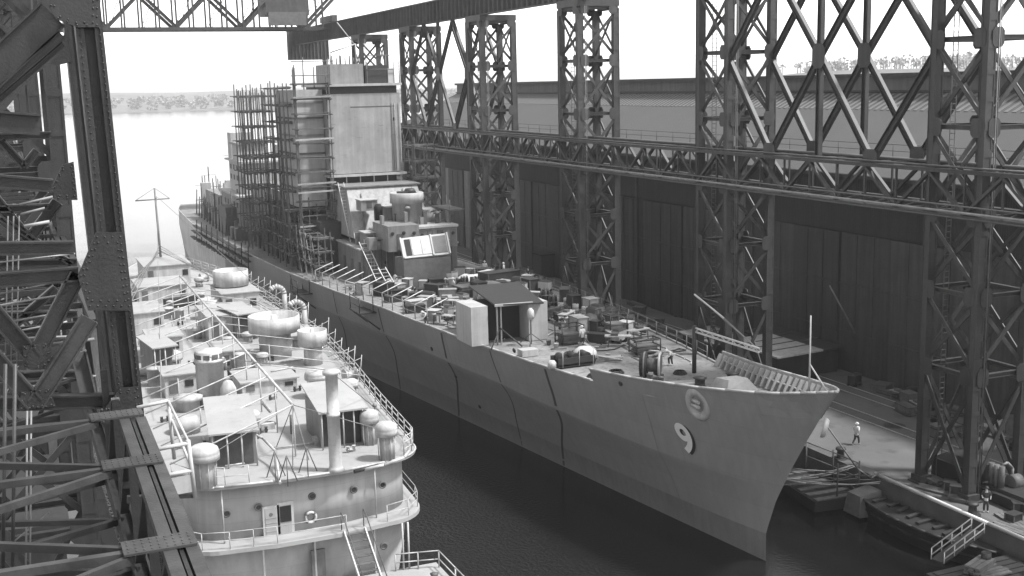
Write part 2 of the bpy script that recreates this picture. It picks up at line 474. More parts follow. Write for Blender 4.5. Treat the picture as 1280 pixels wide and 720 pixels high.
def runway(x, label, YEND=252):
    t = thing('runway_girder', label, 'crane girder', (x, 20, 0))
    mb = MB(); mb.bx(x - .03, x + .03, 20, YEND, 40.36, 43.24); mb.build('web_plate', M['girder'], t)
    for z, n in ((40.3, 'bottom_flange'), (43.27, 'top_flange')):
        mb = MB(); mb.bx(x - .4, x + .4, 20, YEND, z - .055, z + .055); mb.build(n, M['steel'], t)
    mb = MB(); mb.bx(x - .05, x + .05, 20, YEND, 43.33, 43.48); mb.build('crane_rail', M['rail'], t)
    for s in (-1, 1):
        mb = MB(); y = 20.6
        while y < YEND:
            mb.box((x + s * .24, y, 41.8), (.42, .1, 2.84)); y += 1.5
        o = mb.build('stiffener_row', M['girder'], t)
    # caps that carry it on the towers
    for y in ([yy + 2.3 for yy in TY] if x > 30 else LTY):
        mb = MB(); mb.bx(x - .75, x + 4.35 if x > 30 else x + .6, y - 2.66, y + 2.66, 39.5, 40.24); mb.build('bearing_cap', M['steel'], t)
    return t


LTY = [32.2, 61.2, 90.4, 119.6, 148.8, 178, 207]
runway(59.4, 'long riveted plate girder with close vertical ribs running on top of the right hand towers')
runway(2.2, 'long riveted plate girder running on top of the left hand towers')
for s, x in ((0, 62.9),):
    t = thing('runway_girder', 'second plate girder seen beyond the ribbed girder on the right hand towers', 'crane girder', (x, 20, 0))
    mb = MB(); mb.bx(x - .03, x + .03, 120, 252, 40.9, 43.24); mb.build('web_plate', M['steel'], t)
    mb = MB(); mb.bx(x - .3, x + .3, 120, 252, 40.8, 40.897); mb.build('bottom_flange', M['steel'], t)
    mb = MB(); mb.bx(x - .3, x + .3, 120, 252, 43.243, 43.34); mb.build('top_flange', M['steel'], t)

# ---------------------------------------------------------------- low walkway trusses


def walkway(x0, x1, ya, yb, step, label, deck, z0=22.0, z1=25.0, near=0):
    t = thing('walkway_truss', label, 'walkway truss', (x0, ya, 0))
    st = M['steel']
    for x in (x0, x1):
        for z in (z0, z1):
            for s in (-1, 1):
                mb = MB(); mb.beam((x + s * .13, ya, z), (x + s * .13, yb, z), .2, .26); mb.build('chord', st, t)
        n = int((yb - ya) / step); mbd = None
        for k in range(n):
            y = ya + k * step
            mb = MB(); up = (k % 2 == 0)
            mb.beam((x, y, z0 + .15 if up else z1 - .15), (x, y + step, z1 - .15 if up else z0 + .15), .2, .3, V((1, 0, 0)))
            mb.beam((x, y, z0 + .13), (x, y, z1 - .13), .12, .14, V((1, 0, 0)))
            mb.build('web_brace', st, t)
    n = int((yb - ya) / step)
    for k in range(n + 1):
        y = ya + k * step
        mb = MB(); mb.beam((x0 + .25, y, z0 + .02), (x1 - .25, y, z0 + .02), .14, .18); mb.build('cross_beam', st, t)
        mb = MB(); mb.beam((x0 + .25, y, z1 + .02), (x1 - .25, y, z1 + .02), .14, .18)
        mb.build('cross_beam', st, t)
        if k < n:
            mb = MB(); mb.beam((x0 + .3, y + .1, z0 + .02), (x1 - .3, y + step - .1, z0 + .02), .1, .1); mb.build('wind_brace', st, t)
    if deck:
        mb = MB()
        for a, b, z in ((x0 + .5, x0 + 1.5, .3), (x1 - 1.4, x1 - .3, .3)):
            mb.bx(a, b, ya, yb, z1 + z - .15, z1 + z - .1)
        mb.build('walk_plank', M['wood'], t)
        for x, z, r in ((x0 - .34, z0 + .32, .1), (x0 - .3, z0 + .75, .06), (x0 + 2.4, z1 + .32, .12), (x0 + .1, z1 + .28, .07), (x0 - .28, z0 - .05, .05)):
            mb = MB(); mb.tube((x, ya, z), (x, yb, z), r, 8); mb.build('pipe', M['grey'] if r == .1 else M['mid'], t)
        mb = MB()
        for k in range(n + 1):
            y = ya + k * step
            mb.tube((x1, y, z1 + .1), (x1, y, z1 + 1.1), .025, 5)
        for z in (.6, 1.1): mb.tube((x1, ya, z1 + z), (x1, yb, z1 + z), .025, 5)
        mb.build('handrail', M['steel'], t)
    return t


walkway(58.55, 63.9, 34, 232, 3.3, 'long lattice walkway with pipes running through the right hand towers at mid height', True)

# ---------------------------------------------------------------- braced bays between the towers


def braced_bay(x, ya, yb, n, label):
    t = thing('braced_frame', label, 'bracing', (x, ya, 0), 'diamond bracing between towers')
    st = M['steel']; z0, zm, z1 = 25.2, 33.0, 40.2
    w_ = (yb - ya) / n
    for k in range(n):
        a = ya + k * w_; m_ = a + w_ / 2; b = a + w_
        for (p, q) in (((a, zm), (m_, z0)), ((b, zm), (m_, z0)), ((a, zm), (m_, z1)), ((b, zm), (m_, z1))):
            mb = MB(); mb.channel2((x, p[0], p[1]), (x, q[0], q[1]), .52, .34, .05, V((1, 0, 0))); mb.build('diagonal', st, t)
        mb = MB(); gusset(mb, (x - .2, m_, z0 + .25), (0, 1, 0), 1.5, 1.3); mb.build('gusset_plate', st, t)
        if k:
            mb = MB(); mb.channel2((x, a, z0), (x, a, z1), .5, .36, .05, V((1, 0, 0))); mb.build('post', st, t)
        if k:
            mb = MB(); gusset(mb, (x - .2, a, zm), (0, 1, 0), 1.5, 1.9); mb.build('gusset_plate', st, t)
    return t


braced_bay(59.0, TY[0] + 4.6, TY[1], 2, 'diamond steel bracing nearest the basin between the two nearest towers')
braced_bay(63.4, TY[0] + 4.6, TY[1], 2, 'diamond steel bracing on the shed side between the two nearest towers')
braced_bay(59.0, TY[3] + 4.6, TY[4], 2, 'diamond steel bracing nearest the basin between the fourth and fifth towers')
braced_bay(63.4, TY[3] + 4.6, TY[4], 2, 'diamond steel bracing on the shed side between the fourth and fifth towers')

# ---------------------------------------------------------------- overhead bridge crane far down the basin
YB = 222
t = thing('bridge_crane', 'overhead lattice bridge crane spanning the basin between both gantries', 'bridge crane', (30, YB, 42))
st = M['steel']
for y in (YB, YB + 5):
    for z in (42.25, 48.6):
        mb = MB(); mb.channel2((1.6, y, z), (60.6, y, z), .7, .6, .06); mb.build('chord', st, t)
    n = 10; w_ = 59.0 / n
    for k in range(n):
        a = 1.6 + k * w_
        mb = MB(); mb.channel2((a, y, 42.5 if k % 2 else 48.4), (a + w_, y, 48.4 if k % 2 else 42.5), .55, .4, .05, V((0, 1, 0))); mb.build('diagonal', st, t)
        for xx in (a, a + w_ / 2):
            mb = MB(); mb.beam((xx, y, 42.5), (xx, y, 48.4), .3, .35, V((0, 1, 0))); mb.build('post', st, t)
        mb = MB(); mb.beam((a + .3, y + .2, 42.5), (a + w_ / 2, y + .2, 48.3), .1, .12); mb.build('tie', st, t)
for k in range(11):
    x = 1.6 + k * 5.9
    mb = MB(); mb.beam((x, YB, 42.2), (x, YB + 5, 42.2), .2, .25); mb.build('cross_beam', st, t)
for x in (2.2, 59.4):
    mb = MB(); mb.bx(x - .5, x + .5, YB - 2, YB + 7, 43.5, 44.6); mb.build('end_carriage', st, t)
p = at(335, 25, y=YB - .5); q = at(368, 14, y=YB - .5)
mb = MB(); mb.bx(p.x, q.x + 2, YB - 1.2, YB - .5, p.z - 1, p.z + 1.4); mb.build('trolley_cab', M['mid'], t)
mb = MB(); mb.bx(47, 55, YB - .6, YB + 5.4, 44.6, 49); mb.build('trolley', M['steel'], t)

t = thing('end_portal', 'ribbed plate girder closing the far end of the right hand runway', 'crane girder', (60, 252, 36))
mb = MB(); mb.bx(57.6, 66.5, 252.1, 252.3, 37.2, 43.4); mb.build('web_plate', M['girder'], t)
for i in range(12):
    x = 57.7 + i * .78; mb = MB(); mb.bx(x, x + .14, 251.7, 252.095, 37.25, 43.35); mb.build('stiffener', M['girder'], t)
for x in (65.2,):
    mb = MB(); mb.bx(x, x + .8, 252.31, 253, 2.5, 43); mb.build('column', M['steel'], t)
# ================================================================ long shed behind the right quay
sh = thing('long_shed', 'very long dark walled shipyard shed with pale pitched roof behind the right quay', 'shed', (75.5, 140, QZ))
YA, YE = 20, 238
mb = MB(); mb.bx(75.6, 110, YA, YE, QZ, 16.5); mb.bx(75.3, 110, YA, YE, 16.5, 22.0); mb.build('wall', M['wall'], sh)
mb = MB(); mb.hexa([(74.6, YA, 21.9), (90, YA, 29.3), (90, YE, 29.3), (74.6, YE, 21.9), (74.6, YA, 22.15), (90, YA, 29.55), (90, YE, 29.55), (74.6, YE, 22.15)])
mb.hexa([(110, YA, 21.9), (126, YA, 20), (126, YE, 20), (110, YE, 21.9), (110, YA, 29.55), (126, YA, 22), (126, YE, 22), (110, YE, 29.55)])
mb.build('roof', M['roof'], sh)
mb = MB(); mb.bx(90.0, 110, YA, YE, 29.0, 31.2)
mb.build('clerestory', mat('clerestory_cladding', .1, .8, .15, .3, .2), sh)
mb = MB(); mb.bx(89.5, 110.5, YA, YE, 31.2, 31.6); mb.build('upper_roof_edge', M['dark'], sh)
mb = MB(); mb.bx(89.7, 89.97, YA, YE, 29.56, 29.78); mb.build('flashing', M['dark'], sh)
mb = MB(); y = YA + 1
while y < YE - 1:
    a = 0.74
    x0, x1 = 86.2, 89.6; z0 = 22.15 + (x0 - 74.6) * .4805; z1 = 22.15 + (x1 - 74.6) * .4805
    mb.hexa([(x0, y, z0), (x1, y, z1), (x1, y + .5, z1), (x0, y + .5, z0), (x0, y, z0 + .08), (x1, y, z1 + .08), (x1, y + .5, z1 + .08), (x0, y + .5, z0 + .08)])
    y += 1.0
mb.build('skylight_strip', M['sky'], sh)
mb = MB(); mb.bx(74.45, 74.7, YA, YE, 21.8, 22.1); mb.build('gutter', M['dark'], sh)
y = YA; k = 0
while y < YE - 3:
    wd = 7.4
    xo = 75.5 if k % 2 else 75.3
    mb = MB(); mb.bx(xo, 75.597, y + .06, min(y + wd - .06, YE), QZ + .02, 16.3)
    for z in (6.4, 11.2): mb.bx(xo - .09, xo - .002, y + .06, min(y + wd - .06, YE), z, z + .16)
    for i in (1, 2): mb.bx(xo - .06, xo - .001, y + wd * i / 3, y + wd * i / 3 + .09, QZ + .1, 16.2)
    pale = y > 176  # far doors stand lit; that light is put into a paler colour
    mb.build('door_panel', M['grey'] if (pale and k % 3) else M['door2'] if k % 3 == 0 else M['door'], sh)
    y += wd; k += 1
for y in (112, 134.5, 156, 193):
    mb = MB(); mb.bx(75.1, 75.41, y - .2, y + .2, QZ, 22); mb.build('downpipe', M['dark'], sh)
# ================================================================ the grey cruiser fitting out beside the right quay
def c_x(y): return 44.2 - .028 * (y - 60)
def ystem(z): return interp(z, [0, 2, 4.5, 7.9, 10.7, 13.1], [61.8, 61.8, 60.8, 58.8, 56.9, 55.1])
def hb(d): return interp(d, [0, 1, 3, 7, 15, 25, 35, 49, 65, 85, 110, 150, 175, 190], [0, .9, 2.0, 3.2, 4.9, 6.7, 8.0, 9.3, 10.3, 11.0, 11.2, 10.8, 8.8, 5.5])
def hw(d): return interp(d, [0, 2, 13.6, 44, 68, 98, 128, 150, 175, 184, 188], [0, .22, 1.55, 4.9, 7.7, 10.0, 10.8, 10.6, 7.5, 4.5, 2])
def zd(y): return interp(y, [55, 62, 70, 75, 90, 110, 120, 140, 190, 245], [11.2, 10.55, 10.0, 9.9, 9.9, 10.0, 9.8, 9.4, 9.0, 9.0])
def zbul(y): return interp(y, [55, 58, 60, 65, 70, 75.2], [13.05, 12.5, 12.2, 11.6, 11.15, 10.85])
def zk(y): return interp(y, [60, 67, 71, 80, 91, 110, 140, 180, 245], [5.4, 5.6, 5.7, 6.2, 6.9, 7.2, 6.6, 6.2, 6.2])


def half(y, z):
    d = y - ystem(max(z, 0))
    if d <= 0: return 0
    a, b = hw(d), hb(d)
    k = zk(y); tp = zd(y)
    kf = interp(y, [62, 70, 95], [.6, .72, .86])     # how far out the knuckle stands
    if z <= k:
        t = max(z, 0) / k; f = kf * t ** 1.4
    else:
        t = (z - k) / max(tp - k, .1); f = kf + (1 - kf) * t
    return max(a + (b - a) * min(f, 1.25), .0)


def hull_at(px, py):
    """where the survey ray meets the basin side of the hull"""
    y = 56.0
    while y < 245:
        p = at(px, py, y=y)
        if 0 < p.z < 13.2 and p.x > c_x(y) - half(y, p.z) and y > ystem(p.z): return p
        y += .1
    return None


cr = thing('cruiser', 'long grey cruiser fitting out beside the quay, number 9 on its tall bow', 'warship', (44.2, 60, 0))
ST = [0, .12, .35, .8, 1.5, 2.5, 4, 6, 8, 10, 12, 14, 16, 18, 20] + [20 + 2.5 * i for i in range(1, 12)] + [47.5 + 6 * i for i in range(1, 24)]


def hull_strip(zs_of, side, mi_of):
    """grid of points: stations from stem aft, rows by fraction"""
    rows = []
    for fr in zs_of:
        row = []
        for s in ST:
            y = 60 + s * .97; z = fr(y)
            for _ in range(6): y = ystem(z) + s; z = fr(y)
            row.append(V((c_x(y) + side * half(y, z), y, z)))
        rows.append(row)
    return rows


zr = [lambda y: -.6, lambda y: 0.0, lambda y: 1.0, lambda y: 1.9] + [(lambda y, t=t: 1.9 + (zk(y) - 1.9) * t) for t in (.14, .28, .42, .56, .7, .85, 1)] + [(lambda y, t=t: zk(y) + .05 + (zd(y) - zk(y) - .05) * t) for t in (0, .35, .7, 1)]
mb = MB(); G = {}
for side in (-1, 1):
    rows = hull_strip(zr, side, None); G[side] = rows
    n = len(ST); k = len(mb.v)
    for r in rows: mb.v += r
    for a in range(len(rows) - 1):
        for i in range(n - 1):
            mb.face([k + a * n + i, k + a * n + i + 1, k + (a + 1) * n + i + 1, k + (a + 1) * n + i], 1 if a < 3 else 2 if rows[a][i].y > 176 else 0, a != 10)  # aft faces get the colour with the glare in it
# transom
for a in range(len(zr) - 1):
    mb.poly([G[-1][a][-1], G[1][a][-1], G[1][a + 1][-1], G[-1][a + 1][-1]])
hull = mb.build('hull', [M['hull'], M['boot'], M['hull_aft_glare']], cr)
# deck
mb = MB(); top = [G[s][-1] for s in (-1, 1)]
for i in range(len(ST) - 1):
    dz = V((0, 0, -.02))
    mb.poly([top[0][i] + dz, top[1][i] + dz, top[1][i + 1] + dz, top[0][i + 1] + dz])
mb.build('deck', M['deck'], cr)
# bulwark round the bow, with its inside frames on the quay side
BY = 75.2
for side in (-1, 1):
    mb = MB(); outer = []; inner = []
    for s in [x for x in ST if x < 19] + [18.6]:
        y = 57 + s
        for _ in range(6): y = min(ystem(zbul(y)) + s, BY)
        zt = zbul(y); zb = zd(max(y, 57))
        xo = half(y, zt); xb = half(max(y, ystem(zb) + .02), zb)
        outer.append((V((c_x(y) + side * xb, max(y, ystem(zb)), zb)), V((c_x(y) + side * xo, y, zt))))
    k = len(mb.v); n = len(outer)
    for b, t in outer:
        ins = V((-side * .07, 0, 0))
        mb.v += [b, t, t + ins, b + ins]
    for i in range(n - 1):
        for a in range(4):
            c = (a + 1) % 4
            mb.face([k + i * 4 + a, k + i * 4 + c, k + (i + 1) * 4 + c, k + (i + 1) * 4 + a], 0, False)
    mb.face([k + (n - 1) * 4 + a for a in range(4)])
    bw = mb.build('bulwark', M['hull'], cr)
    mb = MB(); mb.path([t + V((0, 0, .03)) for b, t in outer], .09, 6); mb.build('bulwark_rail', M['pale'], bw)
    if side == 1:
        for q in range(2, 34):
            y = 55.9 + q * .86
            if y > BY: break
            zt = zbul(y); zb = zd(y)
            xt = c_x(y) + half(y, zt) - .1; xb = c_x(y) + half(y, zb) - .1
            mb = MB(); mb.beam((xt - .2, y, zt - .05), (xb - .34, y, zb + .02), .09, .42, V((1, 0, 0))); mb.build('bulwark_frame', M['pale'], bw)
        mb = MB()
        mb.path([V((c_x(y) + half(y, (zbul(y) * .5 + zd(y) * .5)) - .3, y, zbul(y) * .52 + zd(y) * .48)) for y in [57.5 + 1.5 * i for i in range(12)]], .06, 5)
        mb.build('bulwark_stringer', M['pale'], bw)
# deck edge bar aft of the bulwark
for side in (-1, 1):
    pts = [G[side][-1][i] + V((0, 0, .05)) for i in range(len(ST)) if G[side][-1][i].y > BY]
    mb = MB(); mb.path(pts, .09, 6); mb.build('deck_edge_bar', M['pale'], cr)
# weld and discharge stains, real narrow strips on the plating
for y0, w_, dy in ((97.0, .34, 6.5), (80.5, .3, 5.0), (88.5, .16, 3.5), (111, .26, 5.0), (124, .25, 5.0), (140, .5, 5)):
    mb = MB(); zs = [0.1 + (zd(y0) - .3) * i / 16 for i in range(17)]
    for a, b in zip(zs, zs[1:]):
        q = []
        for z, e in ((a, -1), (a, 1), (b, 1), (b, -1)):
            y = y0 + dy * (1 - z / 10) ** 1.3 + .5 * math.sin(z * .8) + e * w_ / 2
            q.append(V((c_x(y) - half(y, z) - .02, y, z)))
        mb.poly(q)
    mb.build('discharge_stain', M['stain'], hull)
# butt straps of the plating
for y0 in (70, 97, 108, 124, 136):
    mb = MB(); zs = [0.1 + (zd(y0) - .2) * i / 14 for i in range(15)]
    for a, b in zip(zs, zs[1:]):
        mb.poly([V((c_x(y) - half(y, z) - .012, y, z)) for y, z in ((y0, a), (y0 + .09, a), (y0 + .09, b), (y0, b))])
    mb.build('plate_seam', M['boot'], hull)
# anchor bolsters
for (px, py, rr) in ((872, 504, .8),):
    c = hull_at(px, py); ax = V((-1, -.35, -.35))
    mb = MB(); mb.lathe(c + V((.1, 0, 0)), [(rr * 1.25, 0), (rr * 1.25, .14), (rr * 1.05, .3), (rr * .8, .3), (rr * .62, .14), (rr * .62, .02)], 28, 0, ax)
    mb.v = [c + (p - c) * 1 + V((0, 0, (p.z - c.z) * .25)) for p in mb.v]
    bo = mb.build('anchor_bolster', M['pale'], cr)
    mb = MB()
    for dz in (.16, -.16): mb.tube(c + V((-.2, -.45, dz)), c + V((-.2, .45, dz + .02)), .13, 8)
    mb.build('anchor_fluke', M['white'], bo)
c = V((44.35, 56.9, 11.0))
mb = MB(); mb.lathe(c + V((.25, -.1, -.6)), [(.62, 0), (.62, .14), (.5, .3), (.35, .3), (.3, .05)], 24, 0, (.75, -.7, -.25))
mb.build('anchor_bolster', M['pale'], cr)
# scuttles and small openings
for px, py in ((776, 479), (540, 436), (570, 470), (600, 508), (643, 438)):
    c = hull_at(px, py)
    if c:
        mb = MB(); mb.lathe(c, [(.2, 0), (.2, .06), (.12, .06)], 12, 0, (-1, -.2, -.2)); mb.build('scuttle', M['dark'], hull)
# bow number: the figure 9 laid onto the plating, white with a black edge to its right
cu = bpy.data.curves.new('nine', 'FONT'); cu.body = '9'; cu.size = 1; cu.resolution_u = 6; cu.offset = .025
tmp = bpy.data.objects.new('nine', cu); COL.objects.link(tmp)
bpy.context.view_layer.update()
me9 = bpy.data.meshes.new_from_object(tmp.evaluated_get(bpy.context.evaluated_depsgraph_get()))
bpy.data.objects.remove(tmp)
bm = bmesh.new(); bm.from_mesh(me9)
bmesh.ops.triangulate(bm, faces=bm.faces)
v9 = [v.co.copy() for v in bm.verts]; f9 = [[v.index for v in f.verts] for f in bm.faces]; bm.free()
x0, x1 = min(v.x for v in v9), max(v.x for v in v9); y0, y1 = min(v.y for v in v9), max(v.y for v in v9)
cc9 = hull_at(858, 548)
print('NINE', cc9)


def lay_number(name, m_, off, dy, dz):
    mb = MB(); H9, W9 = 2.2, 1.35
    for v in v9:
        u = (v.x - x0) / (x1 - x0) - .5; t = (v.y - y0) / (y1 - y0) - .5
        z = cc9.z + t * H9 + dz; y = cc9.y - u * W9 + dy + t * .35
        mb.v.append(V((c_x(y) - half(y, z) - off, y, z)))
    for f in f9: mb.face(f)
    return mb.build(name, m_, cr)


lay_number('bow_number', M['stripe'], .05, 0, 0)
lay_number('number_shadow', M['stripe_black'], .025, -.22, -.06)

# ---------------------------------------------------------------- superstructure
def cbox(name, x0, x1, y0, y1, z0, z1, m_, parent=cr, top=None):
    mb = MB(); mb.bx(x0, x1, y0, y1, z0, z1); return mb.build(name, m_, parent)


# bridge block: four flat billboard faces over a narrower base
bb = cbox('bridge_block', 37.0, 46.3, 142.5, 154, 20.9, 30.6, M['box'])
mb = MB(); mb.bx(39.9, 45.6, 142.487, 142.498, 28.9, 29.05); mb.build('plate_seam', M['mid'], bb)
mb = MB(); mb.bx(45.0, 45.08, 142.486, 142.497, 21, 30.5); mb.build('plate_seam', M['grey'], bb)
mb = MB(); mb.bx(45.2, 45.6, 142.48, 142.496, 27.2, 27.6); mb.build('port', M['black'], bb)
for x in (45.2, 45.5, 46.1):
    mb = MB(); mb.tube((x, 142.4, 21), (x, 142.4, 29.4), .05, 6); mb.build('conduit', M['grey'], bb)
for k in range(9):
    mb = MB(); x = 37.6 + k * .95 + rnd.uniform(-.2, .2); z = rnd.uniform(21.5, 29); mb.bx(x, x + .6, 142.484, 142.498, z, z + .05); mb.build('weld_bead', M['grey'], bb)
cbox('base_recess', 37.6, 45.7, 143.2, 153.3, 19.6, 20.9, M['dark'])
cbox('platform_edge', 36.6, 46.7, 142.0, 154.4, 20.55, 20.82, M['pale'])
for i in range(6):
    x = 37.2 + i * 1.75
    mb = MB(); mb.bx(x, x + .12, 142.3, 142.42, 19.6, 20.55); mb.build('platform_bracket', M['pale'], cr)
cbox('block_band', 37.3, 46.0, 142.8, 153.8, 30.6, 31.5, M['dark'])
cbox('upper_platform', 36.8, 46.5, 142.1, 154.2, 31.5, 31.8, M['pale'])
cbox('director_house', 38.0, 42.2, 144, 151, 31.8, 34.2, M['grey'])
mb = MB(); mb.bx(42.5, 45.4, 144.4, 151, 31.8, 34.0); dh = mb.build('radar_house', M['dark'], cr)
cbox('radar_mask', 45.45, 46.2, 144.3, 149, 31.8, 33.6, M['pale'])
mb = MB()
for i in range(6): mb.tube((42.6 + i * .8, 150 + (i % 2), 31.8), (42.6 + i * .8, 150 + (i % 2), 33.0 + (i % 3) * .3), .25, 10)
mb.build('mast_stump', M['mid'], cr)
for x in (45.6, 46.3):
    mb = MB(); mb.tube((x, 142.4, 31.8), (x, 142.4, 34.4), .06, 6); mb.build('aerial_post', M['grey'], cr)
mb = MB(); mb.path([V((38.2, 144.2, 34.2)), V((38.2, 144.2, 35.6)), V((41.4, 144.2, 36.6)), V((41.4, 144.2, 34.2))], .09, 6); mb.tube((41.3, 144.2, 36.5), (39.2, 144.2, 39.2), .07, 6); mb.build('hoist_frame', M['pale'], cr)
for i in range(7):
    mb = MB(); mb.tube((38.3 + i * .55, 146, 34.2), (38.3 + i * .55, 146, 35.0 + .3 * (i % 2)), .07, 6); mb.build('rail_post', M['mid'], cr)
# lower fronts stepping down to the foredeck
mb = MB(); mb.hexa([(37.2, 133.5, 14.0), (47.0, 133.5, 14.0), (47.6, 146, 14.0), (37.0, 146, 14.0), (37.6, 137.5, 19.6), (46.4, 137.5, 19.6), (46.4, 146, 19.6), (37.4, 146, 19.6)])
fr = mb.build('sloped_front', M['front'], cr)
cbox('lower_house', 36.6, 48.2, 129, 150, 9.3, 13.2, M['grey'])
cbox('lower_house_top', 36.4, 48.4, 128.8, 150, 13.2, 13.35, M['pale'])
hx = cbox('forward_house', 38.6, 42.2, 124.8, 130.6, 13.35, 16.2, M['grey'])
cbox('forward_house', 42.25, 47.0, 125.6, 131, 13.35, 15.6, M['grey'])
cbox('house_top', 42.1, 47.1, 125.4, 131.2, 15.6, 15.85, M['pale'])
mb = MB(); mb.lathe((42.6, 130, 16.0), [(1.75, -.4), (1.75, 2.2), (1.95, 2.2), (1.95, 3.3), (1.8, 3.4), (1.6, 3.0)], 28); mb.build('director_tub', M['pale'], cr)
mb = MB(); mb.bx(41.6, 43.4, 129.4, 130.6, 19.0, 19.5); mb.lathe((43, 130, 19.3), [(.8, 0), (.5, .5)], 12); mb.build('director', M['dark'], cr)
mb = MB(); mb.lathe((39.6, 131.5, 16.2), [(.5, 0), (.5, 1.5), (.3, 1.9)], 14); mb.build('pelorus', M['black'], cr)
for x in (39.6, 43.4, 44.6, 46.2):
    mb = MB(); mb.bx(x, x + .7, 124.74 if x < 42 else 125.54, 125.65, 13.5, 15.3); mb.build('door', M['mid'], cr)
for k in range(7):
    mb = MB(); y = 126 + k * 3.2; mb.bx(36.55, 36.65, y, y + .8, 9.9, 11.8); mb.build('door', M['mid'], cr)
# shadowed side structure under the scaffolds
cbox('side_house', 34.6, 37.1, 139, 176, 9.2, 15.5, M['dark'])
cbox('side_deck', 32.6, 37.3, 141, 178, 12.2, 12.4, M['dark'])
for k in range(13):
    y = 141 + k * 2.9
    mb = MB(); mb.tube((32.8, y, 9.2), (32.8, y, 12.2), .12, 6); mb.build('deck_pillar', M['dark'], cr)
# boats, houses and masts running aft
for (n, x0, x1, ya, yb, z0, z1, m_) in (
        ('after_house', 35.0, 46.5, 154, 182, 9.1, 17.5, M['grey']), ('after_house', 33.2, 45.5, 182, 199, 9.0, 15.2, M['grey']), ('after_house', 34.4, 44.5, 184, 197, 15.2, 20.2, M['pale']),
        ('house_top', 32.8, 46, 181.5, 199.5, 15.2, 15.45, M['pale']), ('house_top', 33.8, 45, 183.4, 197.6, 20.2, 20.5, M['pale']), ('after_director', 34.0, 38.0, 186, 191, 20.5, 23.0, M['pale']),
        ('director_roof', 33.6, 38.4, 185.6, 191.4, 23.0, 23.3, M['grey']), ('aft_tower', 34.2, 37.5, 193, 196, 20.5, 24.6, M['pale']),
        ('after_house', 33.0, 44, 199, 214, 9.0, 14.2, M['grey']), ('after_house', 34.0, 42, 214, 224, 9.0, 12.6, M['grey']), ('winch_house', 31.5, 33.6, 186, 192, 9.0, 13.4, M['mid'])):
    cbox(n, x0, x1, ya, yb, z0, z1, m_)
for k in range(11):
    y = 186 + k * 3.7; x = 31.3 + .12 * k
    mb = MB(); mb.tube((x, y, 9), (x + .3, y, 12.5 + (k % 3)), .1, 6); mb.beam((x, y, 11.5), (x + 1.6, y, 11.7), .1, .12); mb.build('stanchion', M['mid'], cr)
for (x, y, h) in ((36, 205, 22), (33.6, 221, 16), (36.5, 232, 17), (35, 226, 12.5)):
    mb = MB(); mb.tube((x, y, 12), (x, y, h), .1, 6); mb.beam((x - 1.4, y, h - 1.6), (x + 1.4, y, h - 1.6), .06, .06); mb.build('pole_mast', M['mid'], cr)
# stanchions and light booms raised along the basin-side deck edge
for k in range(13):
    y = 100.5 + 2.55 * k
    xe = c_x(y) - half(y, zd(y)) + .15
    mb = MB(); mb.tube((xe, y, zd(y)), (xe, y, zd(y) + 1.5), .05, 6); bpp = mb.build('stanchion', M['grey'], cr)
    mb = MB(); mb.tube((xe, y, zd(y) + 1.45), (xe + 2.3, y + .9, zd(y) + 2.1), .05, 6); mb.build('spar', M['tin'], bpp)
mb = MB()
for z in (.75, 1.45): mb.path([V((c_x(y) - half(y, zd(y)) + .15, y, zd(y) + z)) for y in [100.5 + 2.55 * k for k in range(13)]], .025, 5)
mb.build('lifeline', M['grey'], cr)
for k in range(24):
    y = 77 + k * 2.0; xe = c_x(y) + half(y, zd(y)) - .2
    mb = MB(); mb.tube((xe, y, zd(y)), (xe, y, zd(y) + 1.15), .045, 6); mb.build('stanchion', M['grey'], cr)
for z in (.6, 1.12):
    mb = MB(); mb.path([V((c_x(y) + half(y, zd(y)) - .2, y, zd(y) + z)) for y in [77 + k * 2.0 for k in range(24)]], .02, 5); mb.build('lifeline', M['grey'], cr)
# bow fittings
mb = MB(); mb.tube((44.0, 57.4, 11.3), (44.0, 57.4, 17.3), .07, 8, .045); mb.tube((44.0, 57.4, 14.3), (44.2, 55.7, 12.7), .05, 6); mb.build('jackstaff', M['white'], cr)
for (x, y) in ((42.6, 67.5), (45.2, 67.5)):
    mb = MB(); mb.lathe((x, y, zd(y)), [(.55, 0), (.5, .5), (.35, .7), (.35, 1.1), (.5, 1.2), (.2, 1.3)], 16); mb.build('capstan', M['dark'], cr)
for (x, y) in ((41.6, 71), (41.4, 72.2), (46.8, 70), (43.8, 62), (44.6, 62)):
    mb = MB(); mb.lathe((x, y, zd(y)), [(.24, 0), (.2, .1), (.2, .7), (.27, .78), (.1, .85)], 12); mb.build('bollard', M['mid'], cr)
mb = MB(); mb.hexa([(42.8, 64.5, 11.0), (44.6, 63.5, 11.2), (44.9, 66.5, 10.9), (43.1, 67, 10.8), (43.2, 64.9, 11.7), (44.2, 64.2, 11.9), (44.6, 66.1, 11.6), (43.3, 66.6, 11.5)]); mb.build('breakwater', M['pale'], cr)

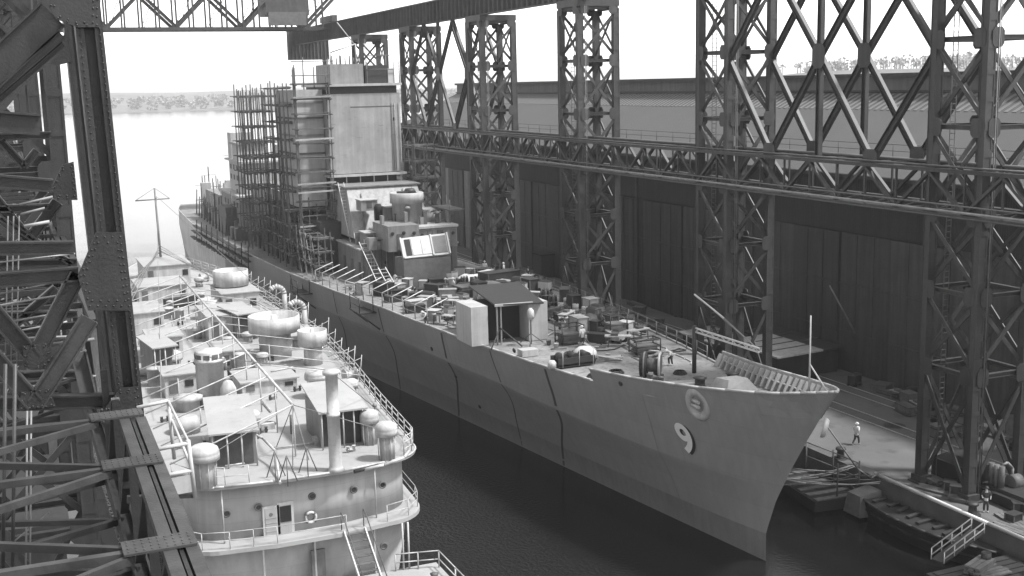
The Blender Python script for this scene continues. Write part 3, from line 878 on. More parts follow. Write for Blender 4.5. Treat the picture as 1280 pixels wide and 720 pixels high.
for k in range(26):
    y = 180 + rnd.uniform(0, 46); x = 31.5 + rnd.uniform(0, 4) + (y - 180) * .02; h = rnd.uniform(1.5, 6)
    mb = MB(); mb.tube((x, y, 9), (x, y, 9 + h + 2), .09, 6); mb.beam((x - .7, y, 9 + h), (x + 1.2, y + .4, 9 + h), .1, .1); mb.build('fitting_post', M['mid'], cr)
for k in range(18):
    y = 178 + rnd.uniform(0, 46); x = 31.4 + rnd.uniform(0, 2.2) + (y - 178) * .03; h = rnd.uniform(.8, 2.4)
    mb = MB(); mb.box((x, y, 9 + h / 2), (rnd.uniform(.8, 2), rnd.uniform(.8, 2.4), h)); mb.build('deck_locker', M['grey'] if k % 2 else M['mid'], cr)
for k, z in enumerate((11, 13.4, 17.2, 18.8)):
    for j in range(5):
        y = 184.5 + j * 2.6; x = 33.17 if z < 15 else 34.37
        mb = MB(); mb.bx(x - .04, x, y, y + .9, z, z + .8); mb.build('window', M['dark'], cr)

# sheeted wing on the basin side of the bridge block
wg = cbox('sheeted_wing', 33.3, 36.95, 144.2, 153.5, 17.0, 31.2, M['pale'])
for i, z in enumerate((19.2, 21.4, 23.4, 25.6, 27.7, 29.6)):
    mb = MB(); mb.bx(33.1, 36.9, 144.02, 144.19, z, z + .22); mb.bx(33.08, 33.29, 144.02, 153.4, z, z + .22); mb.build('waling', M['grey'] if i % 2 else M['wood'], wg)
# pipes, ports, brackets and lockers over the house fronts
for i in range(16):
    x = 36.9 + i * .7 + rnd.uniform(-.2, .2)
    mb = MB(); mb.tube((x, 128.9, 9.6), (x, 128.9, 13.1), .05, 6); mb.build('pipe', M['pale'] if i % 3 else M['mid'], cr)
for (x, y, z) in [(39.1, 124.77, 15.4), (40.4, 124.77, 15.4), (41.6, 124.77, 15.3), (42.8, 125.57, 14.9), (45.2, 125.57, 14.9), (46.5, 125.57, 14.9), (37.5, 128.97, 11.6), (39.5, 128.97, 11.6), (41.5, 128.97, 11.6), (46.9, 128.97, 11.5)]:
    mb = MB(); mb.lathe((x, y, z), [(.2, 0), (.2, .06), (.13, .06)], 12, 0, (0, -1, 0)); mb.build('scuttle', M['dark'], cr)
for i in range(26):
    x = rnd.uniform(37, 47.4); y = rnd.choice((127.6, 128.2, 129.5, 131.8, 133)); top = 13.35 if not (38.4 < x < 47.2 and 124.6 < y < 131.4) else 16.2 if x < 42.2 else 15.85
    h = rnd.uniform(.4, 1.5); mb = MB()
    if i % 3: mb.box((x, y, top + h / 2), (rnd.uniform(.3, 1.0), rnd.uniform(.3, .9), h))
    else: mb.lathe((x, y, top), [(.25, 0), (.25, h), (.35, h), (.3, h + .2), (.1, h + .3)], 12)
    mb.build('topside_fitting', M['grey'] if i % 2 else M['mid'], cr)
for x in (37.0, 39.2, 41.5, 43.8, 46.0, 47.8):
    mb = MB(); mb.tube((x, 128.9, 13.3), (x, 128.9, 14.4), .04, 5); mb.build('rail_post', M['grey'], cr)
for z in (13.9, 14.4):
    mb = MB(); mb.tube((36.6, 128.9, z), (48.2, 128.9, z), .03, 5); mb.build('rail_bar', M['grey'], cr)
for (a, b) in (((38.6, 134.0, 14.6), (39.2, 137.0, 19.0)), ((44.6, 133.9, 14.4), (44.4, 137.2, 19.2)), ((46.0, 134.2, 15), (45.6, 137.2, 19.3))):
    mb = MB(); mb.tube(V(a) + V((0, -.15, 0)), V(b) + V((0, -.15, 0)), .07, 6); mb.build('pipe', M['grey'], fr)
mb = MB(); mb.bx(37.2, 46.8, 137.2, 146, 19.6, 19.75); mb.build('front_cap', M['grey'], fr)
# open cell on the quay side of the forward house
cbox('signal_platform', 46.6, 48.6, 127, 133, 17.2, 17.35, M['mid'])
for (x, y) in ((46.8, 127.2), (48.4, 127.2), (48.4, 132.6)):
    mb = MB(); mb.tube((x, y, 13.3), (x, y, 18.5), .07, 6); mb.build('platform_leg', M['mid'], cr)

for k in range(9):
    x = 33.4 + k * 1.55; h = rnd.uniform(1.5, 4.2); mb = MB(); mb.tube((x, 144.2 + (k % 3), 31.2), (x, 144.2 + (k % 3), 32 + h), .07, 6); mb.build('framing_post', M['mid'], cr)
for z in (32.9, 34.6):
    mb = MB(); mb.tube((33.2, 144.1, z), (38.5, 144.1, z), .06, 6); mb.tube((42.3, 144.1, z + .6), (46.6, 144.1, z + .6), .05, 6); mb.build('framing_rail', M['mid'], cr)
for k in range(16):
    y = 183 + rnd.uniform(0, 34); x = 33 + rnd.uniform(0, 9); z0 = 20.2 if 184 < y < 197 and x > 34.4 else 15.2 if y < 199 else 12.6; h = rnd.uniform(.8, 3.4)
    mb = MB(); mb.box((x, y, z0 + h / 2), (rnd.uniform(.5, 2), rnd.uniform(.5, 2), h)); mb.build('topside_fitting', M['grey'] if k % 3 else M['pale'], cr)

for (x, y, z, r, h) in ((45.4, 130.0, 15.85, 1.1, 1.0), (38.4, 128.4, 13.35, .9, .9), (47.4, 129.8, 13.35, .8, 1.1), (44.6, 122.2, 9.8, 1.0, 1.2), (38.2, 121.6, 9.8, .9, 1.1)):
    mb = MB(); mb.lathe((x, y, z), [(r, 0), (r, h), (r * .92, h), (r * .9, .15), (r * .3, .15), (r * .28, h * 1.25), (r * .1, h * 1.4)], 22); tb_ = mb.build('gun_tub', M['grey'], cr)
    mb = MB(); mb.tube((x, y, z + h * 1.1), (x + .2, y - 1.5, z + h * 1.35), .07, 8); mb.build('covered_barrel', M['mid'], tb_)
for (x0, x1, ya, yb, z0, z1, m_) in ((40.6, 41.9, 131.2, 133.2, 13.35, 17.6, 'grey'), (45.2, 46.8, 131.4, 134, 13.35, 17.0, 'front'), (37.4, 38.5, 129.6, 132, 13.35, 15.0, 'grey'), (38.0, 40.0, 133.0, 135, 17.2, 18.4, 'grey'), (43.2, 45.4, 124.2, 125.5, 13.35, 14.3, 'front')):
    hb_ = cbox('tier_house', x0, x1, ya, yb, z0, z1, M[m_]); mb = MB(); mb.bx(x0 - .12, x1 + .12, ya - .12, yb + .1, z1, z1 + .1); mb.build('roof_plate', M['pale'], hb_)
    mb = MB(); mb.bx((x0 + x1) / 2 - .3, (x0 + x1) / 2 + .3, ya - .03, ya - .002, z0 + .3, min(z1 - .2, z0 + 2)); mb.build('door', M['mid'], hb_)
# ================================================================ yard gear standing on the cruiser
def dk(px, py, z=10.0): return at(px, py, z=z)


def scaffold(name, label, x0, x1, nx, y0, y1, ny, z0, z1, lift, group='scaffolds round the cruiser bridge', sway=.12):
    t = thing(name, label, 'scaffolding', (x0, y0, z0), group)
    for i in range(nx):
        for j in range(ny):
            x = x0 + (x1 - x0) * i / max(nx - 1, 1) + rnd.uniform(-sway, sway); y = y0 + (y1 - y0) * j / max(ny - 1, 1) + rnd.uniform(-sway, sway)
            mb = MB(); mb.beam((x, y, z0), (x + rnd.uniform(-.15, .15), y, z1 + rnd.uniform(-.6, .9)), .12, .12, V((0, 1, 0))); mb.build('upright', M['wood'], t)
    z = z0 + lift; k = 0
    while z < z1:
        for j in range(ny):
            y = y0 + (y1 - y0) * j / max(ny - 1, 1)
            mb = MB(); mb.beam((x0 - .4, y + .12, z), (x1 + .4, y + .12, z + rnd.uniform(-.16, .16)), .09, .13, Z); mb.build('ledger', M['wood'], t)
        for i in range(nx):
            x = x0 + (x1 - x0) * i / max(nx - 1, 1)
            mb = MB(); mb.beam((x + .12, y0 - .4, z - .1), (x + .12, y1 + .4, z - .1), .1, .14, Z); mb.build('putlog', M['wood'], t)
        if k % 2 == 0 or rnd.random() < .5:
            mb = MB(); a = rnd.uniform(0, .3); mb.bx(x0 - .3, x1 + .2, y0 + a, y0 + a + .9, z + .1, z + .16); mb.build('walk_board', M['wood'], t)
        z += lift; k += 1
    for k in range(max(2, ny // 2)):
        mb = MB(); mb.beam((x0 - .06, y0 + (y1 - y0) * k / ny, z0), (x0 - .06, y0 + (y1 - y0) * (k + 1) / ny, z1), .08, .12, V((1, 0, 0))); mb.build('brace', M['wood'], t)
    return t


scaffold('scaffolding', 'dense dark pole scaffolding hung on the basin side of the cruiser behind its bridge block', 29.9, 34.0, 6, 157, 165, 4, 10.5, 31.2, 2.0)
scaffold('scaffolding', 'dense dark scaffolding under the left side of the bridge block above the cruiser side deck', 31.6, 36.2, 5, 142, 156, 5, 9.6, 17.5, 1.8)
scaffold('scaffolding', 'light scaffolding along the left side of the sheeted bridge block', 32.2, 33.0, 2, 145, 156, 5, 12.6, 31.6, 2.1)
t = scaffold('scaffolding', 'tall two-post scaffolding standing in front of the bridge block left corner', 32.9, 37.0, 2, 141.2, 141.9, 2, 12.6, 33.6, 1.75)
for z in (30.3, 25.3, 20.0, 19.0, 14.9):
    mb = MB(); mb.beam((32.6, 141.0, z), (37.3, 141.0, z + .1), .12, .2); mb.build('pale_board', M['wood_pale'], t)
scaffold('scaffolding', 'dark scaffolding on the quay side of the bridge block below the fifth tower', 47.6, 50.2, 3, 141, 150, 3, 10, 24.5, 2.0)
scaffold('scaffolding', 'low dark staging along the cruiser side deck under the bridge', 32.4, 34.0, 2, 132, 154, 8, 9.6, 14.6, 1.6)

# staging hung outside the hull aft of the bridge
t = thing('hanging_stage', 'dark plank staging hung outside the cruiser hull aft of the bridge', 'staging', (29, 170, 6))
for k in range(10):
    y = 160 + k * 4.2; x = c_x(y) - 11.2
    for dz, dx in ((9.2, -.2), (8.4, -.5), (7.4, -.7)):
        mb = MB(); mb.beam((x + dx, y, dz), (x + dx + .02, y + 4.1, dz + .1), .7, .12); mb.build('plank', M['dark'], t)
    mb = MB(); mb.beam((x - .6, y, 7), (x - .4, y, 10.6), .12, .12); mb.build('hanger', M['dark'], t)
# small bracket platforms on the hull side
for (px, py, z, lab) in ((463, 388, 8.0, 'bracket platform hung below the booms on the cruiser hull side'), (385, 365, 8.6, 'small bracket platform with a pale box on the cruiser side below the bridge')):
    c = hull_at(px, py); x, y, zz = c.x, c.y, c.z
    t = thing('bracket_platform', lab, 'staging', (x - .8, y, zz), 'bracket platforms on the cruiser side')
    mb = MB(); mb.bx(x - 1.7, x + .1, y - 1.8, y + 1.8, zz, zz + .12); mb.build('platform', M['dark'], t)
    for s in (-1.7, 1.7):
        mb = MB(); mb.beam((x - 1.6, y + s, zz), (x + .4, y + s, zz - 1.7), .14, .14); mb.build('bracket', M['dark'], t)
        for dx in (-1.6, -.2):
            mb = MB(); mb.tube((x + dx, y + s, zz), (x + dx, y + s, zz + 1.7), .05, 6); mb.build('post', M['dark'], t)
    for h in (.8, 1.6):
        mb = MB(); mb.tube((x - 1.65, y - 1.7, zz + h), (x - 1.65, y + 1.7, zz + h), .04, 6); mb.build('handrail', M['dark'], t)


def ladder(p, q, w_, n, label, parent=None, m_='tin', dirn=V((1, 0, 0))):
    t = thing('ladder', label, 'ladder', p)
    p, q = V(p), V(q); d = dirn * (w_ / 2)
    for s in (-1, 1):
        mb = MB(); mb.beam(p + d * s, q + d * s, .07, .12, V((0, -1, .3))); mb.build('rail', M[m_], t)
    for i in range(n):
        c = p + (q - p) * ((i + .5) / n); mb = MB(); mb.beam(c - d, c + d, .05, .05); mb.build('rung', M[m_], t)
    return t


ladder((37.6, 135.5, 13.4), (37.2, 138.5, 20.2), .7, 18, 'long pale ladder leaning up the sloped white front of the bridge')
ladder((37.4, 123.5, 9.8), (36.8, 128.7, 14.2), .9, 12, 'broad ladder leaning on the lower house beside the basin-side deck edge')
ladder((37.1, 117.5, 9.8), (36.4, 120.5, 12.4), .8, 8, 'short ladder at the foot of the lower house ladder on the cruiser deck')

# tilted hatch frame in front of the lower house
a = at(500, 325, y=126); 
t = thing('launcher_door_frame', 'large tilted frame with one pale and one dark opening leaning before the deckhouse', 'door frame', (43.5, 123.5, 10.6))
P = [at(504, 324, y=121.5), at(563, 318, y=121.5), at(558, 292, y=123.3), at(499, 299, y=123.3)]
mb = MB(); mb.plate(P, .25); mb.build('frame_plate', M['pale'], t)


def lerp2(u, v): 
    b = P[0].lerp(P[1], u); c = P[3].lerp(P[2], u); return b.lerp(c, v)


nr = (P[1] - P[0]).cross(P[3] - P[0]).normalized(); nr = nr if nr.y < 0 else -nr
for (u0, u1, n_, m_) in ((.08, .2, 'dark_panel', 'black'), (.22, .4, 'bright_panel', 'white'), (.42, .62, 'panel', 'pale'), (.66, .95, 'grey_panel', 'mid')):
    mb = MB(); mb.plate([lerp2(u, v) + nr * .16 for u, v in ((u0, .1), (u1, .1), (u1, .9), (u0, .9))], .06); mb.build(n_, M[m_], t)
for u in (0.01, .64, .99):
    mb = MB(); mb.beam(lerp2(u, 0) + nr * .2, lerp2(u, 1) + nr * .2, .16, .2, nr); mb.build('rib', M['pale'], t)
mb = MB(); mb.bx(P[0].x, P[1].x, 121.4, 124.5, 9.8, P[0].z - .1); mb.build('sill', M['mid'], t)

# shelter of two pale side boxes under a dark roof
b1 = dk(600, 432); b2 = dk(688, 430)
t = thing('work_shelter', 'open fronted shelter with pale panelled sides, dark flat roof and black interior on the foredeck', 'shelter', (b1.x + 2.5, b1.y + 1, 9.95))
X0, X1, Y0 = b1.x - .55, b2.x + .8, b1.y + .2
H = 3.3
mb = MB(); mb.bx(X0 - .1, X0 + 1.4, Y0, Y0 + 3.6, 9.93, 9.93 + H); so_ = mb.build('side_box', M['pale'], t)
mb = MB(); mb.bx(X1 - 1.75, X1, Y0 - .3, Y0 + 3.8, 9.93, 9.93 + H); mb.build('side_box', M['pale'], t)
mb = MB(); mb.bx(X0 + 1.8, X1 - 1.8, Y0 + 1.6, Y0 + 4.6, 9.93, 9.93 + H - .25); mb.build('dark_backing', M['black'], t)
mb = MB(); mb.hexa([(X0 + 1.9, Y0 - .4, 9.93 + H + .02), (X1 - .6, Y0 - .9, 9.93 + H - .1), (X1 + .4, Y0 + 6.6, 9.93 + H + .5), (X0 + 2.3, Y0 + 6.6, 9.93 + H + .55), (X0 + 1.9, Y0 - .4, 9.93 + H + .14), (X1 - .6, Y0 - .9, 9.93 + H + .02), (X1 + .4, Y0 + 6.6, 9.93 + H + .62), (X0 + 2.3, Y0 + 6.6, 9.93 + H + .67)])
mb.build('roof', M['dark'], t)
for x in (X0 + 2.1, X0 + 2.45):
    mb = MB(); mb.beam((x, Y0 - .3, 9.93), (x, Y0 - .3, 9.93 + H), .12, .12, V((0, 1, 0))); mb.build('post', M['grey'], t)
mb = MB(); mb.beam((X0 + 1.9, Y0 - .35, 9.98 + H), (X1 - 1.5, Y0 - .6, 9.95 + H), .16, .2); mb.build('eave_beam', M['pale'], t)
for a_, b_ in (((X0 + 2.3, Y0 - .3, 11.4), (X0 + 3.6, Y0 - 2, 9.95)), ((X0 + 2.3, Y0 - .3, 11.2), (X0 + .9, Y0 - 1.8, 9.95))):
    mb = MB(); mb.tube(a_, b_, .06, 6); mb.build('stay', M['dark'], t)
# white hung suit of canvas on a tripod post
c = dk(664, 430)
t = thing('lamp_stand', 'slender tripod stand holding a white canvas bundle before the dark shelter', 'stand', c)
mb = MB(); mb.tube(c, c + V((0, 0, 3.0)), .06, 8); mb.build('post', M['mid'], t)
mb = MB(); mb.lathe(c + V((0, 0, 2.05)), [(.12, 0), (.32, .3), (.28, .8), (.1, 1.0)], 12); mb.build('canvas_bundle', M['white'], t)
for a_ in (0, 2.1, 4.2):
    mb = MB(); mb.tube(c + V((0, 0, .9)), c + V((1.1 * math.cos(a_), 1.1 * math.sin(a_), .03)), .045, 6); mb.build('leg', M['mid'], t)
c = dk(660, 443)
solo((lambda m_: (m_.bx(c.x - .7, c.x + .7, c.y - .5, c.y + .5, 9.93, 10.45), m_)[1])(MB()), 'hatch_box', M['pale'], 'low pale hatch box on the foredeck in front of the lamp stand', 'hatch')

# machinery skid, spool, cage
c = dk(716, 455)
t = thing('winch_skid', 'low dark machinery skid with white canvas covers near the deck edge, beside the bulwark step', 'winch', (c.x, c.y, 9.93))
mb = MB(); mb.box((c.x, c.y, 10.15), (3.0, 1.5, .12)); mb.build('bed', M['dark'], t)
for s in (-.7, .7):
    mb = MB(); mb.box((c.x, c.y + s, 10.35), (3.1, .1, .7)); mb.build('side_rail', M['dark'], t)
for i in range(3):
    mb = MB(); mb.tube((c.x - 1.0 + i, c.y - .5, 10.6), (c.x - 1.0 + i, c.y + .5, 10.6), .35, 14); mb.build('drum', M['dark'], t)
mb = MB(); mb.lathe((c.x + 1.5, c.y + .9, 10.2), [(1.0, 0), (.9, .5), (.5, .8), (.1, .85)], 14); mb.build('canvas_cover', M['canvas'], t)
mb = MB(); mb.lathe((c.x - 1.9, c.y - .3, 9.95), [(.35, 0), (.35, .4), (.2, .6)], 12); mb.build('pulley_block', M['white'], t)
for s in (-1.2, .2, 1.4):
    mb = MB(); mb.tube((c.x + s, c.y - .75, 10.0), (c.x + s, c.y - .75, 11.3), .035, 6); mb.build('post', M['pale'], t)
c = dk(815, 468, 10.3)
t = thing('cable_reel', 'big cable reel lying on its side by the bow, pale rim', 'cable reel', (c.x, c.y, 10.2))
ax = V((.8, -.6, 0))
mb = MB(); mb.lathe(V((c.x, c.y, 11.0)) - ax * .55, [(.5, 0), (.5, 1.1)], 20, 0, ax); mb.build('hub', M['wood'], t)
mb = MB(); mb.lathe(V((c.x, c.y, 11.0)) - ax * .85, [(.86, 0), (.88, .1), (.88, .5)], 24, 0, ax); mb.build('cable', M['black'], t)
mb = MB(); mb.lathe(V((c.x, c.y, 11.0)) + ax * .5, [(.98, 0), (.98, .16), (.84, .16), (.8, .12)], 28, 0, ax); ff = mb.build('flange', M['pale'], t)
mb = MB(); mb.lathe(V((c.x, c.y, 11.0)) + ax * .6, [(.8, 0), (.78, .05)], 24, 0, ax); mb.build('end_disc', M['mid'], ff)
mb = MB(); mb.lathe(V((c.x, c.y, 11.0)) - ax * .6, [(.98, 0), (.98, .12)], 28, 0, ax); mb.build('flange', M['wood'], t)
for s in (-.5, .5):
    mb = MB(); mb.box((c.x + s * .9, c.y - s * .34, 10.3), (.2, 1.2, .25)); mb.build('chock', M['wood'], t)


def cage(c, s, label, group=None):
    t = thing('wire_cage', label, 'cage', c, group); hx, hy, hz = s
    for i in (-1, 1):
        for j in (-1, 1):
            mb = MB(); mb.tube(c + V((i * hx, j * hy, 0)), c + V((i * hx, j * hy, hz)), .06, 6); mb.build('post', M['dark'], t)
    for z in (.15, hz * .5, hz):
        mb = MB()
        for a_, b_ in (((-1, -1), (1, -1)), ((1, -1), (1, 1)), ((1, 1), (-1, 1)), ((-1, 1), (-1, -1))):
            mb.tube(c + V((a_[0] * hx, a_[1] * hy, z)), c + V((b_[0] * hx, b_[1] * hy, z)), .05, 6)
        mb.build('hoop', M['dark'], t)
    mb = MB(); mb.bx(c.x - hx * .8, c.x + hx * .8, c.y - hy * .8, c.y + hy * .8, c.z, c.z + hz * .55); mb.build('tank', M['mid'], t)
    return t


cage(dk(712, 428), (1.0, .7, 1.5), 'dark pipe cage round a small tank right of the shelter')
cage(dk(768, 418), (.8, .8, 1.9), 'tall dark cage of gas bottles at the quay side of the foredeck')
cage(dk(806, 440), (1.1, .6, 1.1), 'low dark rack with a pile of hoses behind the cable reel')

# derrick and boom at the bow
t = thing('derrick', 'light steel derrick with a long white boom standing on the cruiser bow', 'derrick', at(872, 470, z=10.6))
a_ = at(868, 412, y=72.5); b_ = at(949, 438, y=67)
for s in (-.14, .14):
    mb = MB(); mb.beam(a_ + V((0, 0, s)), b_ + V((0, 0, s)), .12, .1); mb.build('boom_chord', M['tin'], t)
for i in range(12):
    mb = MB(); mb.beam(a_.lerp(b_, i / 12) + V((0, 0, .14 if i % 2 else -.14)), a_.lerp(b_, (i + 1) / 12) + V((0, 0, -.14 if i % 2 else .14)), .05, .05); mb.build('boom_lacing', M['tin'], t)
c_ = at(868, 368, y=74); 
mb = MB(); mb.tube(c_, at(905, 398, y=71), .07, 6); mb.build('jib', M['tin'], t)
mb = MB(); mb.tube(at(905, 398, y=71), b_, .05, 6); mb.build('jib_stay', M['grey'], t)
f_ = V((a_.x, a_.y, 10.3))
mb = MB(); mb.tube(f_, a_ + V((0, 0, .3)), .16, 10); mb.build('post', M['dark'], t)
mb = MB(); mb.tube(c_, b_, .02, 5); mb.build('stay_wire', M['grey'], t)

# ---------------------------------------------------------------- people
SKN = {}


def person(loc, rz, label, pose='walk', scale=1.0, group=None, light=True):
    t = thing('person', label, 'person', loc, group); t.rotation_euler.z = rz; t.scale = (scale,) * 3
    if pose == 'walk':
        J = {'pel': (0, 0, .95), 'chest': (0, .03, 1.3), 'neck': (0, .05, 1.5), 'head': (0, .08, 1.66), 'kL': (.1, .2, .52), 'aL': (.1, .26, .09), 'tL': (.1, .42, .05), 'kR': (-.1, -.02, .5), 'aR': (-.1, -.34, .14), 'tR': (-.1, -.26, .04),
             'sL': (.2, .03, 1.42), 'eL': (.26, -.12, 1.16), 'hL': (.25, -.02, .93), 'sR': (-.2, .03, 1.42), 'eR': (-.26, .08, 1.15), 'hR': (-.24, .27, 1.0)}
    elif pose == 'bend':
        J = {'pel': (0, -.1, .88), 'chest': (0, .2, 1.08), 'neck': (0, .36, 1.16), 'head': (0, .5, 1.2), 'kL': (.12, .08, .48), 'aL': (.12, 0, .08), 'tL': (.12, .17, .05), 'kR': (-.12, .02, .48), 'aR': (-.12, -.1, .08), 'tR': (-.12, .08, .05),
             'sL': (.2, .26, 1.1), 'eL': (.24, .36, .84), 'hL': (.16, .52, .68), 'sR': (-.2, .26, 1.1), 'eR': (-.24, .38, .85), 'hR': (-.14, .54, .7)}
    else:
        J = {'pel': (0, 0, .96), 'chest': (0, 0, 1.3), 'neck': (0, .02, 1.5), 'head': (0, .05, 1.66), 'kL': (.11, .03, .52), 'aL': (.12, 0, .08), 'tL': (.14, .18, .05), 'kR': (-.11, .03, .52), 'aR': (-.12, -.02, .08), 'tR': (-.14, .15, .05),
             'sL': (.2, 0, 1.42), 'eL': (.27, -.02, 1.14), 'hL': (.22, .18, 1.0), 'sR': (-.2, 0, 1.42), 'eR': (-.28, -.04, 1.14), 'hR': (-.26, .06, .9)}
    R = {'pel': .15, 'chest': .17, 'neck': .065, 'head': .105, 'kL': .065, 'aL': .045, 'tL': .04, 'kR': .065, 'aR': .045, 'tR': .04, 'sL': .075, 'eL': .05, 'hL': .045, 'sR': .075, 'eR': .05, 'hR': .045}
    E_ = [('pel', 'chest'), ('chest', 'neck'), ('neck', 'head'), ('pel', 'kL'), ('kL', 'aL'), ('aL', 'tL'), ('pel', 'kR'), ('kR', 'aR'), ('aR', 'tR'), ('chest', 'sL'), ('sL', 'eL'), ('eL', 'hL'), ('chest', 'sR'), ('sR', 'eR'), ('eR', 'hR')]

    def skin(name, joints, edges, infl, m_):
        bm = bmesh.new(); ly = bm.verts.layers.skin.verify(); vs = {}
        for i, j in enumerate(joints):
            v = bm.verts.new(J[j]); v[ly].radius = (R[j] + infl, R[j] * (.75 if j in ('pel', 'chest') else 1) + infl); v[ly].use_root = (i == 0); vs[j] = v
        for a, b in edges: bm.edges.new((vs[a], vs[b]))
        me = bpy.data.meshes.new(name); bm.to_mesh(me); bm.free(); me.materials.append(m_)
        o = bpy.data.objects.new(name, me); COL.objects.link(o); o.parent = t
        sm = o.modifiers.new('skin', 'SKIN'); sm.use_smooth_shade = True
        s2 = o.modifiers.new('sub', 'SUBSURF'); s2.levels = 1; s2.render_levels = 2
        return o
    skin('body', ['pel'] + [j for j in J if j != 'pel'], E_, 0, M['skin'])
    skin('trousers', ['pel', 'kL', 'aL', 'kR', 'aR'], [('pel', 'kL'), ('kL', 'aL'), ('pel', 'kR'), ('kR', 'aR')], .022, M['cloth_dark'])
    skin('shirt', ['chest', 'pel', 'sL', 'eL', 'sR', 'eR'], [('pel', 'chest'), ('chest', 'sL'), ('sL', 'eL'), ('chest', 'sR'), ('sR', 'eR')], .026, M['cloth_light'] if light else M['cloth_dark'])
    mb = MB(); h = V(J['head'])
    mb.lathe(h + V((0, -.01, .03)), [(.16, 0), (.165, .012), (.125, .02), (.12, .07), (.08, .12), (.02, .135)], 16)
    me = bpy.data.meshes.new('hat'); me.from_pydata([tuple(v) for v in mb.v], [], mb.f); me.materials.append(M['cloth_light'] if light else M['dark'])
    o = bpy.data.objects.new('hat', me); COL.objects.link(o); o.parent = t
    return t


p = at(1070, 556, z=QZ)
person((p.x, p.y, QZ), math.radians(-70), 'man in pale shirt, dark trousers and hat walking across the open quay', 'walk', 1.02)
p = at(1232, 640, z=QZ)
person((p.x, p.y, QZ), math.radians(140), 'dark clothed man standing on the quay beside the nearest tower foot', 'stand', 1.0, None, False)
for px, py, pose, lab, lt in ((560, 366, 'stand', 'dark clothed worker standing among gear left of the shelter roof', False), (567, 367, 'stand', 'pale shirted worker standing beside a dark clothed worker on the cruiser deck', True),
                          (533, 405, 'bend', 'worker bending at the basin-side deck edge of the cruiser', True), (630, 345, 'stand', 'worker standing among crates behind the shelter roof', True), (700, 412, 'bend', 'worker bending over the dark pipe cage right of the shelter', False)):
    p = dk(px, py); person((p.x, p.y, zd(p.y)), rnd.uniform(0, 6), lab, pose, 1, None, lt)

# ---------------------------------------------------------------- loose gear on the decks
def crate(c, s, rz, m_, label, group):
    t = thing('crate', label, 'crate', c, group)
    mb = MB(); mb.box(V((0, 0, s[2] / 2 + .08)) + V(c), (s[0], s[1], s[2]), 0)
    mb.build('body', m_, t)
    for x in (-.5, .5):
        for y in (-.5, .5):
            mb = MB(); mb.box(V(c) + V((x * s[0], y * s[1], s[2] / 2 + .06)), (.09, .09, s[2] + .1)); mb.build('corner_batten', M['wood'], t)
    for z in (.04, s[2] + .1):
        mb = MB(); mb.box(V(c) + V((0, 0, z)), (s[0] + .12, s[1] + .12, .07)); mb.build('lid' if z > .1 else 'pallet', m_, t)
    t.rotation_euler.z = rz
    return t


def drum(c, label, group, m_):
    t = thing('oil_drum', label, 'drum', c, group); c = V(c)
    mb = MB(); mb.lathe(c, [(.3, 0), (.3, .3), (.315, .32), (.3, .34), (.3, .6), (.315, .62), (.3, .64), (.3, .9), (.28, .9), (.28, .87)], 16); mb.build('shell', m_, t)
    mb = MB(); mb.lathe(c + V((.15, .1, .872)), [(.05, 0), (.05, .04)], 8); mb.build('bung', M['dark'], t)
    return t


def timber_stack(c, L_, n, rz, label, group, m_):
    t = thing('timber_stack', label, 'timber', c, group); c = V(c)
    for i in range(n):
        for j in range(3):
            mb = MB(); mb.box(c + V((rnd.uniform(-.15, .15), (j - 1) * .34, .1 + i * .13)), (L_ * rnd.uniform(.85, 1), .3, .11)); mb.build('plank', m_, t)
    t.rotation_euler.z = rz
    return t


def bottle_rack(c, label, group):
    t = thing('gas_bottle_rack', label, 'gas bottles', c, group); c = V(c)
    for i in range(3):
        for j in range(2):
            q = c + V((i * .3 - .3, j * .3, .05)); mb = MB(); mb.lathe(q, [(.12, 0), (.12, 1.1), (.07, 1.25), (.04, 1.3), (.05, 1.4)], 10); mb.build('gas_bottle', M['mid'] if (i + j) % 2 else M['dark'], t)
    mb = MB(); mb.bx(c.x - .55, c.x + .55, c.y - .2, c.y + .5, c.z, c.z + .05); mb.build('base', M['dark'], t)
    mb = MB(); mb.tube(c + V((-.5, -.18, .8)), c + V((.5, -.18, .8)), .03, 6); mb.build('rail', M['grey'], t)
    return t


def welder(c, rz, label, group, m_):
    t = thing('welding_set', label, 'welding set', c, group); c = V(c)
    mb = MB(); mb.box(c + V((0, 0, .65)), (1.3, .75, .8)); mb.build('housing', m_, t)
    mb = MB(); mb.hexa([c + V(q) for q in ((-.68, -.4, 1.05), (.68, -.4, 1.05), (.68, .4, 1.05), (-.68, .4, 1.05), (-.5, -.2, 1.2), (.5, -.2, 1.2), (.5, .2, 1.2), (-.5, .2, 1.2))]); mb.build('cover', M['dark'], t)
    for x in (-.45, .45):
        for y in (-.36, .36):
            mb = MB(); mb.lathe(c + V((x, y - .05, .2)), [(.2, 0), (.2, .1)], 12, 0, (0, 1, 0)); mb.build('wheel', M['black'], t)
    mb = MB(); mb.tube(c + V((.65, 0, .5)), c + V((1.3, 0, .9)), .03, 6); mb.build('tow_bar', M['dark'], t)
    t.rotation_euler.z = rz
    return t


def hose_coil(c, r, label, group):
    t = MB(); c = V(c)
    for k in range(3):
        pts = [c + V(((r - k * .06) * math.cos(a * .5236), (r - k * .06) * math.sin(a * .5236), .05 + k * .08)) for a in range(13)]
        t.path(pts, .045, 6)
    return solo(t, 'hose_coil', M['dark'], label, 'hose coil', group)


